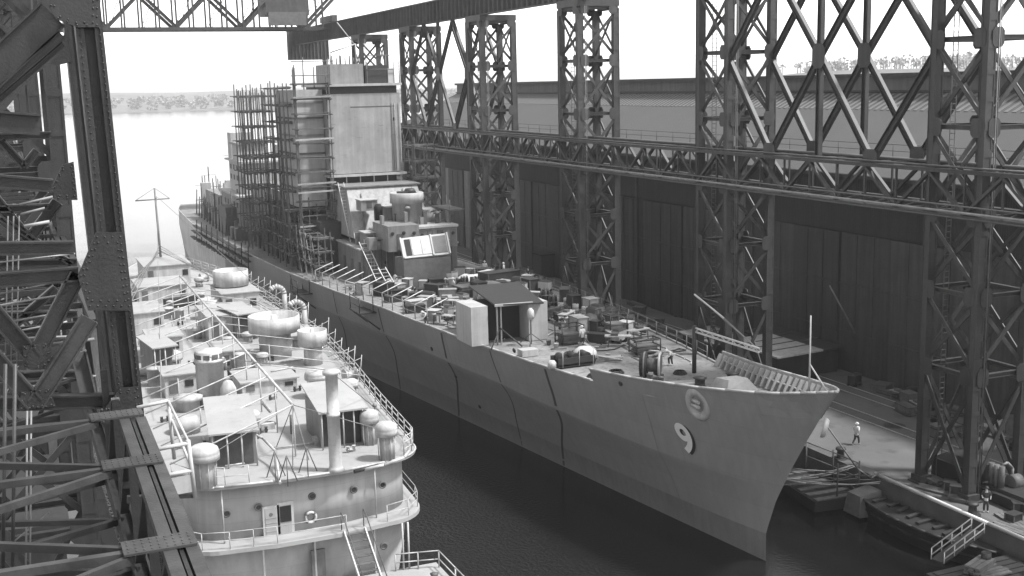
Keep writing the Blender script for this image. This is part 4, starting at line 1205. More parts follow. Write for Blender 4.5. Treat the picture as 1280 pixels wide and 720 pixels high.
def trestle(c, rz, label, group):
    t = thing('trestle_bench', label, 'trestle', c, group); c = V(c)
    mb = MB(); mb.box(c + V((0, 0, .88)), (2.2, .8, .08)); mb.build('top', M['wood_pale'], t)
    for x in (-.8, .8):
        for y in (-.35, .35):
            mb = MB(); mb.beam(c + V((x, y * 1.3, 0)), c + V((x, y, .84)), .08, .08); mb.build('leg', M['wood'], t)
    mb = MB(); mb.box(c + V((.3, .1, 1.02)), (.6, .4, .2)); mb.build('tool_box', M['mid'], t)
    t.rotation_euler.z = rz
    return t


G1 = 'yard gear strewn over the cruiser deck'
spots = []
tries = 0
while len(spots) < 150 and tries < 9000:
    tries += 1
    y = rnd.uniform(84, 127); h = half(y, zd(y)) - 1.2
    x = c_x(y) + rnd.uniform(-h, h)
    if X0 - .8 < x < X1 + .8 and Y0 - 3 < y < Y0 + 7.5: continue
    if x < c_x(y) - h + 2.4 and rnd.random() < .8: continue
    if 35 < x < 47.5 and y > 120: continue
    if y < 97 and x < 44.6: continue
    if any((x - a) ** 2 + (y - b) ** 2 < 1.15 for a, b in spots): continue
    spots.append((x, y))
LB = {'crate_p': 'pale timber crate among the gear between the shelter and the deckhouse', 'crate_d': 'dark timber crate among the gear between the shelter and the deckhouse',
      'drum_p': 'pale oil drum standing among the gear between the shelter and the deckhouse', 'drum_d': 'dark oil drum standing among the gear between the shelter and the deckhouse',
      'tim': 'stack of planks lying among the gear between shelter and deckhouse', 'bot': 'rack of upright gas bottles among the gear between shelter and deckhouse',
      'wel': 'wheeled welding set among the gear between shelter and deckhouse', 'hos': 'dark hose coil lying on the cruiser deck between shelter and deckhouse', 'tre': 'timber trestle bench with a tool box among the gear between shelter and deckhouse'}
for i, (x, y) in enumerate(spots):
    c = (x, y, zd(y) - .02); k = rnd.random(); rz = rnd.uniform(0, 3.14)
    if k < .2: crate(c, (rnd.uniform(.8, 1.9), rnd.uniform(.7, 1.3), rnd.uniform(.5, 1.3)), rz, M['wood_pale'], LB['crate_p'], 'pale crates on the cruiser deck')
    elif k < .36: crate(c, (rnd.uniform(.8, 2.2), rnd.uniform(.7, 1.4), rnd.uniform(.5, 1.4)), rz, M['dark'], LB['crate_d'], 'dark crates on the cruiser deck')
    elif k < .44: drum(c, LB['drum_p'], 'pale drums on the cruiser deck', M['pale'])
    elif k < .52: drum(c, LB['drum_d'], 'dark drums on the cruiser deck', M['dark'])
    elif k < .64: timber_stack(c, rnd.uniform(1.8, 3.6), rnd.randint(2, 5), rz, LB['tim'], 'plank stacks on the cruiser deck', M['wood_pale'] if rnd.random() < .6 else M['wood'])
    elif k < .74: bottle_rack(c, LB['bot'], 'gas bottle racks on the cruiser deck')
    elif k < .84: welder(c, rz, LB['wel'], 'welding sets on the cruiser deck', M['mid'] if rnd.random() < .6 else M['pale'])
    elif k < .92: hose_coil(c, .55, LB['hos'], 'hose coils on the cruiser deck')
    else: trestle(c, rz, LB['tre'], 'trestle benches on the cruiser deck')
# a long flat crate stack behind the shelter and things nearer the bow
c = dk(597, 368); crate((c.x, c.y, 9.95), (4.6, 2.0, 1.0), .1, M['mid'], 'long grey crate lying behind the left side of the shelter', None)
c = dk(625, 352); crate((c.x, c.y, 9.95), (4.2, 1.8, 1.1), .2, M['dark'], 'long dark crate lying behind the shelter roof', None)
for px, py, s, lab in ((742, 470, .5, 'small dark hose coil at the foot of the bulwark step'), (850, 466, .5, 'dark hose coil just forward of the cable reel'), (770, 465, .6, 'wide hose coil left of the cable reel')):
    c = dk(px, py, 10.0); hose_coil((c.x, c.y, zd(c.y)), s, lab, None)
for px, py, z, L_, lab in ((850, 474, 10.5, 2.6, 'plank stack lying by the basin-side bulwark forward of the reel'), (905, 470, 10.9, 3.2, 'pale plank stack in the middle of the bow'), (760, 448, 10, 2.2, 'plank stack beside the winch skid')):
    c = dk(px, py, z); timber_stack((c.x, c.y, zd(c.y)), L_, 2, rnd.uniform(-.5, .8), lab, None, M['wood_pale'])

for i in range(16):
    y = rnd.uniform(80, 118); h = half(y, zd(y)) - 1.5; x = c_x(y) + rnd.uniform(-.6, .9) * h; pts = []; a = rnd.uniform(0, 6.28)
    for k in range(14):
        if abs(x - c_x(y)) > half(max(min(y, 125), 76), 9.9) - .8 or not 76 < y < 127: a += 2.2
        pts.append(V((x, y, zd(y) + .05))); x += .75 * math.cos(a); y += .75 * math.sin(a); a += rnd.uniform(-.6, .6)
        x = max(c_x(y) - half(y, zd(y)) + .5, min(c_x(y) + half(y, zd(y)) - .5, x))
    mb = MB(); mb.path(pts, .05, 5)
    solo(mb, 'air_hose', M['dark'] if i % 3 else M['rope'], 'air hose snaking over the cruiser deck among the yard gear', 'hose', 'air hoses on the cruiser deck')
for i, (px, py, lab) in enumerate(((640, 378, 'dark tarpaulin heap behind the shelter roof'), (586, 350, 'pale tarpaulin heap left of the long dark crate'), (735, 405, 'dark tarpaulin heap on the quay side of the cruiser deck'))):
    c = dk(px, py); mb = MB()
    mb.lathe((c.x, c.y, zd(c.y)), [(1.3, 0), (1.2, .3), (.8, .7), (.5, .75), (.1, 1.0)], 14)
    mb.v = [V((c.x + (v.x - c.x) * 1.3, v.y, v.z + (.18 * math.sin(v.x * 3) * math.cos(v.y * 4) if v.z > zd(c.y) + .1 else 0))) for v in mb.v]
    solo(mb, 'tarpaulin_heap', M['canvas'] if i == 1 else M['dark'], lab, 'tarpaulin')

for i in range(150):
    y = rnd.uniform(78, 128); h = half(y, zd(y)) - 1.4; x = c_x(y) + rnd.uniform(-h, h)
    if X0 - .5 < x < X1 + .5 and Y0 - 1.5 < y < Y0 + 7: continue
    if 35 < x < 47.8 and y > 122: continue
    a = rnd.uniform(0, 3.14); L_ = rnd.uniform(.8, 3.2); d = V((math.cos(a), math.sin(a), 0)) * (L_ / 2); c = V((x, y, zd(y) + rnd.uniform(.06, .35)))
    if abs(x + d.x - c_x(y)) > h + .8 or abs(x - d.x - c_x(y)) > h + .8: d = V((0, L_ / 2, 0))
    mb = MB(); k = rnd.random()
    if k < .5: mb.beam(c - d, c + d + Z * rnd.uniform(0, .15), rnd.uniform(.15, .3), .06); solo(mb, 'loose_plank', M['wood_pale'] if k < .25 else M['wood'], 'loose plank lying about on the cruiser deck', 'plank', 'loose planks on the cruiser deck')
    elif k < .8: mb.tube(c - d, c + d, .06, 6); solo(mb, 'loose_pipe', M['mid'] if k < .65 else M['pale'], 'loose length of pipe lying about on the cruiser deck', 'pipe', 'loose pipes on the cruiser deck')
    else:
        mb.lathe((x, y, zd(y) - .01), [(.17, 0), (.2, .4), (.21, .42), (.17, .42), (.15, .1)], 12); solo(mb, 'bucket', M['mid'] if k < .9 else M['pale'], 'bucket standing on the cruiser deck', 'bucket', 'buckets on the cruiser deck')
for px, py, pose, lab, lt in ((606, 342, 'stand', 'pale shirted worker standing on the far side of the cruiser deck', True), (590, 360, 'bend', 'dark clothed worker bending over crates left of the shelter roof', False), (660, 352, 'stand', 'dark clothed worker beyond the right end of the shelter roof', False), (752, 415, 'stand', 'dark clothed worker by the tall dark cage of gas bottles', False),
                          (520, 372, 'bend', 'worker bending under the booms at the cruiser deck edge', False), (838, 455, 'bend', 'worker bending forward of the cable reel', True), (548, 352, 'stand', 'pale shirted worker standing before the deckhouse ladder', True), (728, 432, 'stand', 'pale shirted worker standing behind the winch skid', True)):
    p = dk(px, py); person((p.x, p.y, zd(p.y)), rnd.uniform(0, 6), lab, pose, 1, None, lt)
# ================================================================ white ship in the foreground berth
D = 9.7
def wd(px, py, z=D): return at(px, py, z=z)


ws = thing('white_ship', 'white painted ship lying in the near berth, its cluttered upper deck seen from above', 'ship', (15, 80, 0))
WH, WDK, WHU = M['white'], M['white_deck'], M['white_hull']


def outline(off=0, y0=64.35, L_=7.3, R_=21.9, r=2.6):
    """plan outline seen from above, starting at the left front corner; off grows the long sides"""
    f = y0; pts = []
    for i in range(9):
        a = math.pi + i * math.pi / 16
        pts.append((L_ + r + r * math.cos(a), f + .35 + r + r * math.sin(a)))
    pts.append(((L_ + R_) / 2 - 2, f)); pts.append(((L_ + R_) / 2 + 2, f))
    for i in range(9):
        a = -math.pi / 2 + i * math.pi / 16
        pts.append((R_ - r + r * math.cos(a), f + .45 + r + r * math.sin(a)))
    pts += [(22.6 + off, 76), (23.6 + off, 86), (24.3 + off, 96), (24.6 + off, 110), (24.2 + off, 125), (22.6 + off, 142), (20 + off * .5, 154), (17, 163), (13.5, 154), (10, 142), (7.6 - off, 125), (7.0 - off, 100), (7.0 - off, 85)]
    return pts


def cut(pts, ymax):
    return [p for p in pts if p[1] <= ymax]


# main hull up to the weather deck, then houses on it
ZL = 6.3
hp = outline(-.5, 64.2, 7.8, 21.2)
mb = MB(); low = [(15 + (x - 15) * .93, y + (2 if y < 70 else 0)) for x, y in hp]
n = len(hp); k = len(mb.v)
mb.v += [V((x, y, -.6)) for x, y in low] + [V((x, y, ZL - .25)) for x, y in hp]
for i in range(n):
    j = (i + 1) % n; mb.face([k + i, k + j, k + n + j, k + n + i], 0, True)
mb.face([k + n + i for i in range(n)])
wh = mb.build('hull', WHU, ws)
mb = MB(); mb.prism(outline(-.25, 63.45, 7.2, 21.75), ZL - .24, ZL); mb.build('ledge_deck', WDK, ws)
hs = outline(-.6, 64.95, 7.9, 21.2)
mb = MB(); mb.prism(hs, ZL + .003, 9.5); house = mb.build('deckhouse', WHU, ws)
for p in house.data.polygons: p.use_smooth = len(p.vertices) == 4
mb = MB(); mb.prism(outline(0), 9.503, D); mb.build('upper_deck', WDK, ws)
mb = MB(); o_ = outline(.02); mb.path([V((x, y, D - .02)) for x, y in o_ + o_[:1]], .07, 6); mb.build('deck_edge_bar', WH, ws)
# low after deck, ladder down to it and railings
mb = MB(); mb.bx(7.8, 22.0, 50, 64.1, 2.95, 3.2); mb.build('after_deck', WDK, ws)
mb = MB(); mb.bx(8.2, 21.6, 50.3, 64, -.6, 2.947); mb.build('after_hull', WHU, ws)
YF = 64.95      # front face of the deckhouse (the outline shrinks inward by .35)


def facept(px, py): return at(px, py, y=YF)


for px, py, n_ in ((339, 653, 'closed'), (357, 648, 'open')):
    c = facept(px, py)
    mb = MB(); mb.box((c.x, YF - .03, c.z), (.95, .08, 2.0)); df = mb.build('door_frame', WH, ws)
    mb = MB(); mb.box((c.x, YF - .085, c.z), (.66, .03, 1.76)); dd = mb.build('door', M['white_hull'], df)
    if n_ == 'open':
        mb = MB(); mb.box((c.x, YF - .115, c.z + .32), (.64, .03, .95)); mb.build('window_opening', M['black'], df)
    else:
        mb = MB(); mb.lathe((c.x, YF - .1, c.z + .5), [(.11, 0), (.09, .03)], 12, 0, (0, -1, 0)); mb.build('scuttle', M['mid'], df)
        for dz in (-.5, 0, .3):
            mb = MB(); mb.box((c.x, YF - .11, c.z + dz), (.64, .02, .05)); mb.build('stiffener', WHU, df)
for px, py in ((283, 642), (323, 634), (390, 620), (442, 612), (478, 606)):
    c = facept(px, py)
    mb = MB(); mb.lathe((c.x, YF + .02, c.z), [(.23, 0), (.23, .08), (.15, .08), (.14, .03)], 16, 0, (0, -1, -.1)); pf = mb.build('porthole', M['mid'], ws)
    mb = MB(); mb.lathe((c.x, YF - .02, c.z), [(.14, 0), (.13, .01)], 14, 0, (0, -1, 0)); mb.build('glass', M['glass'], pf)
c = facept(388, 646)
mb = MB()
prof = []
k = len(mb.v); nU, nV = 28, 10
for i in range(nU):
    a = 2 * math.pi * i / nU
    for j in range(nV):
        b = 2 * math.pi * j / nV; rr = .3 + .085 * math.cos(b)
        mb.v.append(V((c.x + rr * math.cos(a), YF - .1 + .085 * math.sin(b), c.z + rr * math.sin(a))))
for i in range(nU):
    for j in range(nV):
        mb.face([k + i * nV + j, k + ((i + 1) % nU) * nV + j, k + ((i + 1) % nU) * nV + (j + 1) % nV, k + i * nV + (j + 1) % nV], 0, True)
t = thing('lifebuoy', 'white ring lifebuoy hanging on the white deckhouse wall right of the doors', 'lifebuoy', (c.x, YF, c.z - .4))
mb.build('ring', M['white'], t)
mb = MB()
for a in (.8, 2.4, 3.9, 5.5): mb.tube((c.x + .2 * math.cos(a), YF - .1, c.z + .2 * math.sin(a)), (c.x + .4 * math.cos(a), YF - .1, c.z + .4 * math.sin(a)), .1, 8)
mb.build('canvas_band', M['mid'], t)
mb = MB()
for px in (278, 470): 
    c = facept(px, 640); mb.tube((c.x, YF - .06, ZL), (c.x, YF - .06, 9.5), .05, 6)
mb.build('drain_pipe', WH, ws)


def railing(pts, h, name='railing', rails=(.5, 1.0), r=.03, m_=None, post=True):
    m_ = m_ or WH
    mb = MB(); mb.path([V(p) + V((0, 0, h)) for p in pts], r, 5)
    ra = mb.build(name, m_, ws)
    for p in pts:
        mb = MB(); mb.tube(p, V(p) + V((0, 0, h)), r * 1.15, 6); mb.build('rail_post', m_, ra)
    for f in rails:
        if f < 1: mb = MB(); mb.path([V(p) + V((0, 0, h * f)) for p in pts], r, 5); mb.build('rail_bar', m_, ra)
    return ra


oe = outline(-.1, 64.45, 7.4, 21.8)
rt = [V((x, y, D)) for x, y in oe]
railing([rt[0].lerp(rt[1], .5), rt[4], rt[8], rt[8].lerp(rt[9], .5)], 1.05, r=.022)
rs = [rt[i] for i in (14, 16, 18, 19)] + [rt[i].lerp(rt[i + 1], f) for i in range(19, 26) for f in (.2, .4, .6, .8, 1)]
railing(rs, 1.15, rails=(.35, .7, 1.0), r=.035)
le = outline(-.35, 63.55, 7.3, 21.65); lt_ = [V((x, y, ZL)) for x, y in le]
railing([lt_[2], lt_[5], lt_[8], lt_[8].lerp(lt_[9], .5), lt_[9], lt_[10]], 1.0, r=.024)
railing([lt_[11], lt_[14], lt_[17], lt_[19], lt_[19].lerp(lt_[20], .4)], 1.0, r=.024)
railing([V((19.4, 63.9, 3.2)), V((20.7, 63.6, 3.2)), V((21.9, 63.3, 3.2)), V((21.9, 60.5, 3.2)), V((21.9, 57.5, 3.2))], 1.05, r=.04)
railing([V((10.5, 61.4, 3.2)), V((13, 61.5, 3.2)), V((16, 61.6, 3.2))], 1.0, r=.04)
# ladder
a_, b_ = V((16.9, 63.5, ZL + .05)), V((17.3, 60.8, 3.2))
lad = MB()
lad.beam(a_ + V((-.62, 0, 0)), b_ + V((-.62, 0, 0)), .08, .22); lad.beam(a_ + V((.62, 0, 0)), b_ + V((.62, 0, 0)), .08, .22)
ld = lad.build('ladder', WH, ws)
for i in range(9):
    c = a_.lerp(b_, (i + .5) / 9); mb = MB(); mb.box(c, (1.2, .24, .05)); mb.build('step', M['mid'], ld)
for s in (-.66, .66):
    mb = MB(); mb.path([a_ + V((s, .3, 0)), a_ + V((s, .3, 1.05)), a_ + V((s, -.2, .95)), b_ + V((s, -.1, 1.0))], .035, 6); mb.build('handrail', M['mid'], ld)
# recesses and fittings under the ledge
for px in (395, 330, 470):
    c = at(px, 700, y=64); mb = MB(); mb.bx(c.x - .05, c.x + .05, 64.05, 64.2, 3.2, 6.0); mb.build('stiffener', WH, ws)
for px, wdt in ((398, .8),):
    c = at(px, 690, y=64); mb = MB(); mb.bx(c.x - wdt / 2, c.x + wdt / 2, 64.06, 64.2, 3.25, 5.3); mb.build('door', M['mid'], ws)
c = at(480, 683, y=64.1)
mb = MB(); mb.lathe((c.x, 64.2, c.z), [(.23, 0), (.23, .08), (.15, .08), (.14, .03)], 16, 0, (0, -1, -.1)); mb.build('porthole', M['mid'], ws)
mb = MB()
for x in (19.9, 20.25): mb.tube((x, 63.9, 3.2), (x, 63.9, 6.1), .06, 6)
mb.build('drain_pipe', WH, ws)
for (x, y) in ((9.6, 61.5), (12.2, 62.0), (15.2, 61.9), (20.8, 61)):
    mb = MB(); mb.lathe((x, y, 3.2), [(.22, 0), (.2, .6), (.26, .7), (.1, .78)], 12); mb.build('bollard', M['mid'], ws)


def mushroom(c, h, r, cage=True):
    c = V(c)
    mb = MB(); mb.lathe(c, [(r * .62, 0), (r * .62, h * .66)], 18); v = mb.build('vent_trunk', M['pale'], ws)
    mb = MB(); mb.lathe(c + V((0, 0, h * .6)), [(r * .9, 0), (r, 0), (r, h * .12), (r * .97, h * .14), (r * .99, h * .16), (r * .9, h * .25), (r * .6, h * .31), (r * .12, h * .33)], 24); mb.build('mushroom_cap', WH, v)
    if cage:
        mb = MB()
        for i in range(9):
            a = i * .698; mb.tube(c + V((r * .7 * math.cos(a), r * .7 * math.sin(a), 0)), c + V((r * .78 * math.cos(a), r * .78 * math.sin(a), h * .62)), .03, 5)
        mb.build('stay_ring', WH, v)


def size(px, z=D, py=500):   # metres per survey pixel at that deck point
    return (at(px, py, z=z) - CPOS).length / FPX


for px, py, rp, hp_ in ((257, 608, 19, 50), (484, 574, 14, 46), (463, 555, 12, 42), (318, 548, 9, 34), (397, 496, 15, 34), (216, 470, 13, 30), (186, 452, 11, 30), (440, 500, 9, 26)):
    s = size(px, D, py); mushroom(wd(px, py), hp_ * s * 1.12, rp * s)
# big ventilation trunk with a slotted head and the lower one beside it
c = wd(265, 506); s = size(265, D, 506)
mb = MB(); R_ = 16.5 * s; Hh = 66 * s
mb.lathe(c, [(R_, 0), (R_, Hh * .82), (R_ * 1.06, Hh * .82), (R_ * 1.06, Hh * .87), (R_ * .98, Hh * .87), (R_ * .98, Hh), (R_ * .9, Hh * 1.03), (R_ * .2, Hh * 1.05)], 32); tr = mb.build('vent_trunk', WH, ws)
for i in range(10):
    a = i * .628; mb = MB(); mb.box(c + V((R_ * .97 * math.cos(a), R_ * .97 * math.sin(a), Hh * .935)), (.08, .42, Hh * .08), a); mb.build('louvre', M['mid'], tr)
c2 = wd(287, 512); mb = MB(); mb.lathe(c2, [(.55, 0), (.55, 1.5), (.3, 2.0), (.1, 2.1)], 20); mb.build('vent_trunk', WH, ws)
c2 = wd(236, 512); mb = MB(); mb.lathe(c2, [(.8, 0), (.8, .7), (1.0, .7), (1.0, 1.0), (.4, 1.1)], 24); mb.build('hatch_trunk', WH, ws)
c2 = wd(232, 540); mb = MB(); mb.lathe(c2, [(.95, 0), (.95, .6), (.8, 1.0), (.2, 1.05)], 24); mb.build('hatch_trunk', M['pale'], ws)
# kingpost
c = wd(420, 588); s = size(420, D, 588); mb = MB(); Hk = 5.9
mb.lathe(c, [(.52, 0), (.4, .2), (.36, .3), (.36, Hk * .55), (.39, Hk * .55), (.39, Hk * .58), (.35, Hk * .58), (.35, Hk - .2), (.5, Hk - .2), (.5, Hk), (.2, Hk + .1)], 20); mb.build('kingpost', WH, ws)


# small open-fronted houses: pale sloping roof, shaded front with posts
def deck_house(p0, p1, depth, h, lean=.35, bars=4, dark='mid'):
    """p0, p1: front foot left and right on the deck"""
    ax = (p1 - p0).normalized(); bk = V((-ax.y, ax.x, 0)); up = V((0, 0, h)); w_ = (p1 - p0).length
    mb = MB(); a, b = p0 + bk * .5, p1 + bk * .5
    mb.hexa([a, b, b + bk * (depth - .5), a + bk * (depth - .5), a + up * .98, b + up * .98, b + bk * (depth - .5) + up * .98, a + bk * (depth - .5) + up * .98]); hh = mb.build('deck_house', M['grey'], ws)
    mb = MB(); e = -bk * .15; hi = V((0, 0, lean))
    q0, q1 = p0 - ax * .2 + e + up, p1 + ax * .2 + e + up
    mb.hexa([q0, q1, q1 + bk * (depth + .4) + hi, q0 + bk * (depth + .4) + hi, q0 + Z * .1, q1 + Z * .1, q1 + bk * (depth + .4) + hi + Z * .1, q0 + bk * (depth + .4) + hi + Z * .1]); mb.build('roof', WDK, hh)
    mb = MB(); m0, m1 = p0 + bk * .47, p1 + bk * .47
    mb.plate([m0 + ax * .15 + Z * .1, m1 - ax * .15 + Z * .1, m1 - ax * .15 + up * .9, m0 + ax * .15 + up * .9], .04); mb.build('open_front', M[dark], hh)
    for i in range(bars):
        c = p0.lerp(p1, i / (bars - 1)); mb = MB(); mb.tube(c, c + up, .05, 6); mb.build('post', WH, hh)
    return hh


deck_house(wd(268, 588), wd(322, 582), 6.5, 2.1, .5, 4, 'mid')
deck_house(wd(404, 563), wd(457, 556), 5.0, 2.3, .6, 5, 'dark')
deck_house(wd(196, 478), wd(222, 474), 4.0, 2.6, .2, 3, 'mid')
deck_house(wd(300, 428), wd(326, 424), 4.0, 2.4, .2, 3, 'mid')
# gun tubs and round platforms
for px, py, rp, h, base in ((345, 446, 31, 1.3, 2.2), (392, 455, 18, 1.2, 1.6), (291, 388, 21, 1.5, 2.6), (300, 412, 16, 1.2, 1.0), (262, 398, 13, 1.1, .8)):
    s = size(px, D, py); c = wd(px, py); r = rp * s
    mb = MB(); mb.lathe(c, [(r * .62, 0), (r * .62, base)], 28); tb = mb.build('tub_pedestal', WH, ws)
    mb = MB(); mb.lathe(c + V((0, 0, base)), [(r, 0), (r, h), (r * .95, h), (r * .94, .12)], 36); mb.build('gun_tub', WH, tb)
    mb = MB(); mb.lathe(c + V((0, 0, base + .12)), [(r * .35, 0), (r * .3, .6), (r * .14, .75), (r * .1, 1.2)], 16); mb.build('covered_mount', M['canvas'], tb)
# gooseneck ventilators by the right rail
for px, py in ((357, 398), (382, 420)):
    c = wd(px, py); mb = MB(); hgt = 3.1
    pts = [c, c + Z * (hgt - .7)] + [c + V((-.75 * (1 - math.cos(a)), 0, hgt - .7 + .75 * math.sin(a))) for a in (.35, .7, 1.05, 1.4, 1.75, 2.1)]
    for p_, q_ in zip(pts, pts[1:]): mb.tube(p_, q_, .24, 12)
    mb.lathe(pts[-1], [(.24, -.05), (.32, .2)], 14, 0, (-.8, 0, -.6)); mb.build('gooseneck_vent', M['pale'], ws)
# awning ridge spar with stretchers to both sides
r0, r1 = at(225, 345, z=12.9), at(366, 506, z=12.9)
mb = MB(); mb.tube(r0, r1, .09, 8); sp = mb.build('awning_ridge_spar', WH, ws)
for i in range(11):
    c = r1.lerp(r0, i / 10)
    mb = MB(); mb.tube(c, V((c.x, c.y, D)), .05, 6); mb.build('spar_post', WH, sp)
for i in range(15):
    c = r1.lerp(r0, i / 14)
    mb = MB(); mb.tube(c, V((7.3, c.y - 1.6, D + 1.1)), .045, 6); mb.build('awning_stretcher', WH, sp)
    if i > 2:
        e = interp(c.y, [65, 76, 86, 96, 110, 125], [21.5, 22.6, 23.6, 24.3, 24.6, 24.2]); mb = MB(); mb.tube(c, V((e - .1, c.y + 1.5, D + 1.1)), .035, 6); mb.build('awning_stretcher', WH, sp)
# rig hanging from the spar end, tackle on deck
for px, py in ((366, 590), (345, 560), (386, 575)):
    c = wd(px, py); mb = MB(); mb.tube(r1, c, .03, 5); mb.build('guy_wire', M['grey'], ws)
c = wd(366, 560); mb = MB(); mb.tube(c + Z * .9, c + Z * 2.1, .1, 8); mb.build('turnbuckle', M['mid'], ws)
for px, py in ((345, 598), (385, 592), (360, 604)):
    c = wd(px, py); mb = MB()
    for a in (.3, 2.4, 4.5): mb.tube(c + Z * 1.6, c + V((.6 * math.cos(a), .6 * math.sin(a), 0)), .035, 5)
    mb.build('tripod', M['mid'], ws)
pts = [wd(318, 562) + Z * 1.0, wd(330, 570) + Z * 1.1, wd(345, 582) + Z * .9, wd(350, 604)]
mb = MB(); mb.path(pts, .08, 8); mb.build('bent_rail', WH, ws)
pts = [at(455, 587, z=D + .3), at(480, 581, z=D + .5), at(505, 572, z=D + .7), at(512, 563, z=D + .7)]
mb = MB(); mb.path(pts, .09, 8); mb.build('accommodation_boom', WH, ws)
mb = MB(); mb.tube(pts[0] + V((-.6, -.1, 0)), pts[0] + V((.9, .2, .05)), .12, 8); mb.build('boom_fitting', M['dark'], ws)
# houses and lockers along the deck beyond
for (x0, x1, ya, yb, h, m_) in ((9.5, 11.8, 86, 89, 1.6, 'white'), (14.6, 18.6, 84, 88, .9, 'white'), (14.4, 17.0, 93, 97, 1.4, 'white'), (10, 12.6, 99, 103, 1.8, 'white'), (15.5, 19.5, 104, 110, 2.2, 'white'), (9.0, 12.5, 110, 116, 2.0, 'white'), (18.5, 22, 114, 121, 2.4, 'white'), (12, 17, 126, 132, 1.8, 'white'), (14, 19, 138, 146, 2.2, 'white'), (21, 23.4, 97, 101, 1.2, 'white')):
    mb = MB(); mb.bx(x0, x1, ya, yb, D + .002, D + h); hx = mb.build('deck_locker', M[m_], ws)
    mb = MB(); mb.bx(x0 - .15, x1 + .15, ya - .15, yb + .15, D + h, D + h + .1); mb.build('locker_top', WDK, hx)
    mb = MB(); mb.bx(x0 + .3, x0 + .9, ya - .05, ya - .003, D + .3, D + h * .8); mb.build('locker_door', M['mid'], hx)
    mb = MB(); mb.bx(x1 - .9, x1 - .3, ya - .04, ya - .003, D + h * .45, D + h * .75); mb.build('locker_window', M['dark'], hx)
# dark window band and awning over a companionway
for (px0, px1, py, h) in ((207, 246, 386, .9), (338, 366, 480, .6), (288, 320, 476, .5)):
    a, b = wd(px0, py), wd(px1, py - 6); mb = MB(); mb.beam(a + Z * .5, b + Z * .5, .9, h); mb.build('skylight', M['dark'], ws)
    mb = MB()
    for dz in (0, h + .12): mb.tube(a + Z * (.35 + dz) + V((0, -.5, 0)), b + Z * (.35 + dz) + V((0, -.5, 0)), .06, 6)
    mb.build('skylight_rail', WH, ws)
# ventilators, drums and reels scattered on deck
for i in range(34):
    y = rnd.uniform(82, 140); x = rnd.uniform(8.5, 22.8)
    c = V((x, y, D)); k = rnd.random()
    if k < .4: mushroom(c, rnd.uniform(.8, 1.5), rnd.uniform(.35, .6), True)
    elif k < .7:
        r = rnd.uniform(.25, .6); h = rnd.uniform(.5, 1.5); mb = MB(); mb.lathe(c, [(r, 0), (r, h), (r * 1.15, h), (r * 1.1, h + .12), (r * .3, h + .2)], 18); mb.build('ventilator', WH, ws)
    else:
        mb = MB(); mb.lathe(c + V((-.5, 0, .5)), [(.5, 0), (.5, .06), (.28, .06), (.28, .9), (.5, .9), (.5, .96)], 18, 0, (1, .2, 0)); mb.build('rope_reel', WH, ws)
# light posts and davits bristling along the right rail
for i in range(20):
    y = 84 + i * 2.6; e = interp(y, [65, 76, 86, 96, 110, 125, 142], [21.5, 22.6, 23.6, 24.3, 24.6, 24.2, 22.6]) - .1
    mb = MB(); h = rnd.uniform(1.5, 2.6); mb.tube((e, y, D), (e + .25, y, D + h), .035, 5); mb.tube((e + .25, y, D + h * .9), (e - 1.2, y + .9, D + h * .5), .03, 5); mb.build('awning_stanchion', WH, ws)
mb = MB(); p_ = wd(470, 545); mb.tube(p_, p_ + Z * 1.9, .04, 6); mb.lathe(p_ + Z * 1.9, [(.12, 0), (.16, .12), (.05, .26)], 10); mb.build('lamp_post', M['grey'], ws)
# mast and its rigging far forward
c = at(203, 345, z=D); top = at(193, 235, y=c.y); mast_foot, mast_top = c.copy(), top.copy()
mb = MB(); mb.tube(c, top, .17, 10, .1); ms = mb.build('mast', M['grey'], ws)
ya_, yb_ = at(169, 251, y=c.y), at(212, 248, y=c.y)
mb = MB(); mb.tube(ya_, yb_, .08, 8); mb.build('yard', M['grey'], ms)
mb = MB(); mb.tube(ya_, top, .03, 5); mb.tube(yb_, top, .03, 5); mb.build('stay', M['grey'], ms)
for k in range(6):
    a = c.lerp(top, .08 + .1 * k if k < 3 else .2 + .03 * k); mb = MB(); mb.tube(a, V((4.5, 128 - 9 * k, 8 + k * .9)), .04, 5); mb.build('stay_wire', M['grey'], ms)
    mb = MB(); mb.tube(a, V((23, 140 - 9 * k, D + 1)), .03, 5); mb.build('stay_wire', M['grey'], ms)

